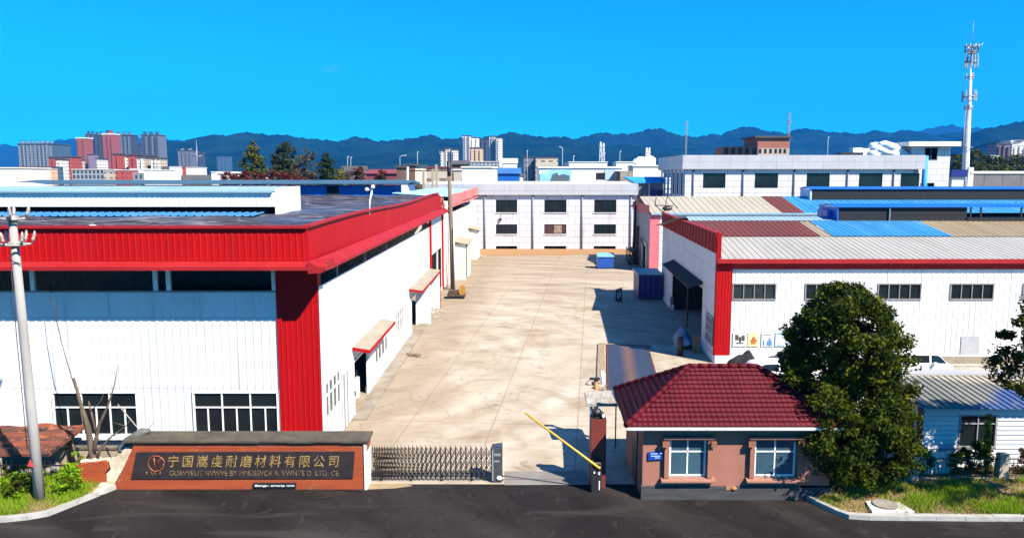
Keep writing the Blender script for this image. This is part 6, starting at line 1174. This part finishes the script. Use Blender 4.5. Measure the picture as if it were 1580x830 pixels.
lattice('radio_mast', 'pale lattice mast left of the silo cluster', 927, 219, 700, 5, 1.6, .5, WM_, arms=((.9, 1.8),)); lattice('radio_mast', 'second pale mast just right of its pair, left of the silo cluster', 931.5, 221, 720, 5, 1.4, .4, WM_, arms=((.75, 1.8),))
def lamp(label, u, v, Y, arm, m=WM_):
    q = AT(u, v, Y); t = thing('street_lamp', (q.x, Y, 0), label, 'street lamp'); mb = MB(); r_ = Y*.0003; mb.tube([(q.x, Y, 0), (q.x, Y, q.z-1), (q.x+arm*.3, Y, q.z-.2), (q.x+arm, Y, q.z)], [r_*1.3, r_, r_, r_*.8], 6); mb.build('pole', m, t); mb = MB(); mb.blob((q.x+arm, Y, q.z), (Y*.0009, Y*.0005, Y*.0005), 5); mb.build('lamp_head', PLAINW, t)
lamp('tall curved street lamp over the red shed', 617, 240, 420, 3); lamp('forked street lamp left of the apartment block hall', 868, 227, 400, -1.5); lamp('slim lamp post right of the long white hall', 956.5, 234, 340, .3); lamp('short lamp on the white hall roof line', 885, 241, 345, .2); lamp('white pole left of the grey and cream apartment block', 813.5, 233, 380, .1)
lamp('thin street lamp before the near mountain, left of the red shed', 536, 242, 480, .6); lamp('second thin street lamp left of the red shed', 541, 243, 485, .6); lamp('faint lamp post over the brown brick house', 644, 235, 520, .4); lamp('white lamp post on the right hillside, above the roof tank', 1278, 212, 480, .3)
for k, u in enumerate((653, 667, 673)):
    q = AT(u, (262, 262, 254)[k], 118); mb = MB(); mb.box(q.x-.18, q.x+.18, 118, 118.35, 0, q.z); tag(mb.build('fence_post', M('tan_post', (.46, .38, .26), (.36, .28, .18), .8, 1), None, (q.x, 118, 0)), ('tan timber post carrying the left end of the rail', 'tan timber post in the middle of the rail', 'tall pale post by the white roof edge')[k], 'post')
q0, q1 = AT(628, 264, 118.2), AT(690, 263, 118.2); mb = MB(); mb.tube([q0, q1], .1, 5); tag(mb.build('handrail', RUST, None, q0), 'thin brown rail across the tan timber posts', 'rail')
# telecom tower
tt = thing('telecom_tower', (100, 170, 0), 'white telecom monopole with antenna rings and a lightning rod', 'telecom tower')
b0, b1 = Vector((100.2, 170, 0)), Vector((99.6, 170, 36.5)); mb = MB(); mb.tube([b0, b0.lerp(b1, .4), b0.lerp(b1, .75), b1], [.88, .70, .45, .20], 16); mb.build('mast', M('white_mast', (.78, .78, .80), (.66, .68, .72), .4, .4), tt)
mb = MB()
for s in (-.25, .25):
    mb.tube([b0+Vector((-1.1+s, -.6, 1)), b0.lerp(b1, .75)+Vector((-.7+s, -.5, 0))], .05, 4)
for k in range(56): q = b0.lerp(b1, .02+k/77)+Vector((-1.1+.4*k/56, -.6, 0)); mb.tube([q+X*-.25, q+X*.25], .04, 4)
mb.build('ladder', GALV, tt)
def ring(zf, r_, n, h, heavy=1.):
    c = b0.lerp(b1, zf) if zf <= 1 else b1+Z*(zf-1)*36.5; mb = MB(); mb.tube([c+Vector((r_*math.cos(a/16*6.283), r_*math.sin(a/16*6.283), 0)) for a in range(17)], .09, 5)
    for k in range(6): a = k/6*6.283; mb.tube([c, c+Vector((r_*math.cos(a), r_*math.sin(a), 0))], .07, 4)
    mb.build('platform', GALV, tt)
    for k in range(n):
        a = k/n*6.283+zf*3; p = c+Vector((r_*math.cos(a), r_*math.sin(a), 0)); mb = MB(); mb.tube([p-Z*h*.5, p+Z*h*.6], .07, 5); mb.box(p.x-.13*heavy, p.x+.13*heavy, p.y-.1, p.y+.15, p.z-h*.4, p.z+h*.4); mb.build('antenna', M('antenna_grey', (.30, .33, .36), (.5, .52, .55), .5, 2), tt)
ring(.50, 1.2, 0, 1); ring(.735, .8, 3, 1.0); ring(.80, 1.35, 5, 2.4); ring(.915, .8, 3, 1.4); ring(1.0, 1.2, 5, 2.8); ring(1.05, .7, 3, 2.0)
mb = MB(); mb.tube([b1, b1+Z*2.4, b1+Z*2.9], [.3, .16, .12], 8); mb.build('top_pole', GALV, tt)
c = Vector((99.5, 170, 39.2)); mb = MB(); mb.tube([b1+Z*2.4, c], .12, 6); mb.tube([c+Vector((1.3*math.cos(a/12*6.283), 1.3*math.sin(a/12*6.283), -.5)) for a in range(13)], .12, 5); mb.tube([c+Vector((1.3*math.cos(a/12*6.283), 1.3*math.sin(a/12*6.283), .6)) for a in range(13)], .12, 5)
for k in range(8): a = k/8*6.283; p = c+Vector((1.3*math.cos(a), 1.3*math.sin(a), 0)); mb.tube([p-Z*.6, p+Z*1.1], .12, 5)
mb.tube([c+X*1.3, c+X*2.4+Z*1.4], .08, 4); mb.build('top_basket', GALV, tt)
mb = MB(); mb.tube([c, c+Z*6], [.07, .03], 5); mb.build('lightning_rod', GALV, tt)

# trees behind the left warehouse, hedge, right hand tree belt
def far_tree(label, u, vt, Y, wpx, mats, wts, seed, shape=0, n=200, per=34, group=None, zb=3.):
    q = AT(u, vt, Y); H = q.z; r_ = wpx/2*Y/F_PX*1.2
    prof = [[(zb, r_*.75), (zb+(H-zb)*.25, r_), (zb+(H-zb)*.6, r_*.8), (zb+(H-zb)*.85, r_*.45), (H, r_*.1)], [(zb, r_*.5), (zb+(H-zb)*.3, r_*.85), (zb+(H-zb)*.7, r_), (zb+(H-zb)*.9, r_*.6), (H, r_*.2)], [(zb, r_*.9), (zb+(H-zb)*.5, r_), (H, r_*.4)]][shape]
    tree('tree', label, q.x, Y, prof, n, per, .30*Y/160, mats, wts, seed, .75*Y/160, .22, 0., .35, 'tree', group)
LF1 = leafmat('far_olive_leaf', (.075, .095, .02), (.12, .13, .03)); LF2 = leafmat('far_dark_leaf', (.03, .05, .015), (.05, .07, .02)); LF3 = leafmat('far_brown_leaf', (.11, .085, .05), (.15, .12, .07))
far_tree('tall olive green tree, leftmost behind the blue hall', 388, 219, 160, 48, [LF1, LF2, LC], [.6, .2, .2], 41, 0, 230)
far_tree('tall dark green tree second behind the blue hall', 437, 217, 165, 36, [LF2, LF1], [.7, .3], 42, 1, 190)
far_tree('bare brownish tree in the middle of the row behind the blue hall', 471, 229, 158, 46, [LF3, LF1], [.75, .25], 43, 1, 170, 18)
far_tree('narrow dark evergreen at the right end of the row', 506, 237, 156, 24, [LB, LF2], [.6, .4], 44, 1, 150)
far_tree('short yellow green tree at the foot of the dark evergreen', 522, 262, 152, 22, [LC, LF1], [.6, .4], 45, 2, 60)
far_tree('small orange brown bush below the brownish tree', 484, 262, 150, 20, [LO, LF3], [.7, .3], 46, 2, 50)
far_tree('red leaved tree between the dark evergreen and the brick house', 554, 258, 158, 30, [LR, LO, LF2], [.5, .2, .3], 47, 2, 80); far_tree('maroon shrub left of the brick house', 585, 264, 160, 34, [LR, LF2], [.7, .3], 48, 2, 80); far_tree('dull brown bush right of the yellow green tree', 536, 264, 157, 18, [LF3, LF2], [.6, .4], 49, 2, 50)
for k in range(9): far_tree('red leaved hedge shrub in the row at the foot of the tall trees', 350+14*k, 267+2*math.sin(k*2), 146, 20, [LR, LO], [.85, .15], 50+k, 2, 34, 22, 'red hedge shrubs', 8)
for k, (u, v, wd, lab) in enumerate([(1478, 238, 26, 'green tree just left of the white telecom mast'), (1503, 231, 30, 'broad olive tree right of the white telecom mast'), (1524, 240, 26, 'dark tree in the belt between the mast and the brown block'), (1545, 243, 28, 'dull green tree below the dark brown block'), (1563, 240, 24, 'tree below the slim white core tower'), (1584, 238, 30, 'dark tree cut by the right edge of the belt'), (1612, 236, 32, 'last broad tree of the right hand belt'), (1510, 251, 34, 'low olive bush in front of the right hand belt'), (1548, 254, 40, 'wide yellow green bush behind the grey panel wall'), (1585, 253, 34, 'low bush behind the grey panel wall near the edge')]):
    far_tree(lab, u, v, 260-(40 if k > 6 else 0)+7*(k % 3), wd*1.25, [LF2, LF1, LC], [.45, .42, .13], 70+k, 2, 110, 24, None, 5)
# low scrub beyond the annex and on the town edge
SCR = leafmat('scrub', (.07, .075, .02), (.12, .11, .04))
t = thing('scrub', (0, 700, 0), 'belt of dull green town trees and scrub below the mountains', 'tree belt'); t['kind'] = 'stuff'
rg_ = random.Random(5); cs, rr = [], []
for k in range(900):
    Y = 420+1500*rg_.random()**.8; x = rg_.uniform(-.75, .75)*Y; s = rg_.uniform(3, 6.5); cs.append((x, Y, s*.5)); rr.append((s, s, s*.8))
lo_ = leafmesh('foliage', [LF2, SCR, LF1], cs, rr, 22, 1.3, 90, t, wts=[.45, .3, .25]); lo_['kind'] = 'stuff'
t = thing('scrub', (-12, 130, 0), 'dry olive scrub on the bank behind the annex roof', 'scrub'); t['kind'] = 'stuff'
cs, rr = [], []
for k in range(70): u = rg_.uniform(626, 705); Y = rg_.uniform(128, 150); q = AT(u, 281, Y); cs.append((q.x, Y, q.z-1.4)); rr.append((1.3, 1.3, 1.0))
lo_ = leafmesh('foliage', [SCR, LF3], cs, rr, 40, .28, 91, t, wts=[.6, .4]); lo_['kind'] = 'stuff'
# small houses of the town, seen as specks
hp = []
for k, (wm, rm) in enumerate(((PLAINW, WROOF), (PLAINC, REDT), (F_WHITE, DKR), (BRN, DKR), (M('blue_grey_wall', (.35, .42, .5), None, .8), PALECONC))):
    mb = MB(); mb.box(-5, 5, -4, 4, -.1, 6+k)
    for q in mb.m: pass
    mb2 = len(mb.f); mb.prism([(-5.4, -4.4, 6.01+k), (-5.4, 0, 7.5+k+k % 2), (-5.4, 4.4, 6.01+k)], (10.8, 0, 0), 1); hp.append((mb, wm, rm))
first = {}
for i in range(150):
    k = rg_.choice((0, 0, 0, 1, 2, 2, 3, 4)); Y = 330+1500*rg_.random(); u = rg_.uniform(-60, 1640)
    if Y < 800 and (u < 260 or 670 < u < 790): continue
    x = (u-790)/F_PX*Y
    if k not in first: o = hp[k][0].build('distant_house', [hp[k][1], hp[k][2]], None, (0, 0, 0)); first[k] = o
    else: o = first[k].copy(); COL.objects.link(o)
    o.location = (x, Y, 0); o.rotation_euler = (0, 0, rg_.uniform(-.5, .5)); s = rg_.uniform(.8, 1.7); o.scale = (s*1.3, s, rg_.uniform(.8, 1.6))
    tag(o, 'small distant house among the town specks below the mountains', 'house', 'distant town houses')

# ================================================================== AIR
HZ = bpy.data.materials.new('blue_air'); HZ.use_nodes = True; n = HZ.node_tree; n.nodes.remove(n.nodes['Principled BSDF'])
pv = n.nodes.new('ShaderNodeVolumePrincipled'); pv.inputs['Color'].default_value = (.02, .30, .92, 1); pv.inputs['Density'].default_value = .9e-4; pv.inputs['Anisotropy'].default_value = .0
n.links.new(pv.outputs[0], n.nodes['Material Output'].inputs['Volume'])
mb = MB(); mb.box(-9600, 9600, -320, 9600, -5.2, 900); hz = mb.build('haze', HZ); hz['kind'] = 'stuff'
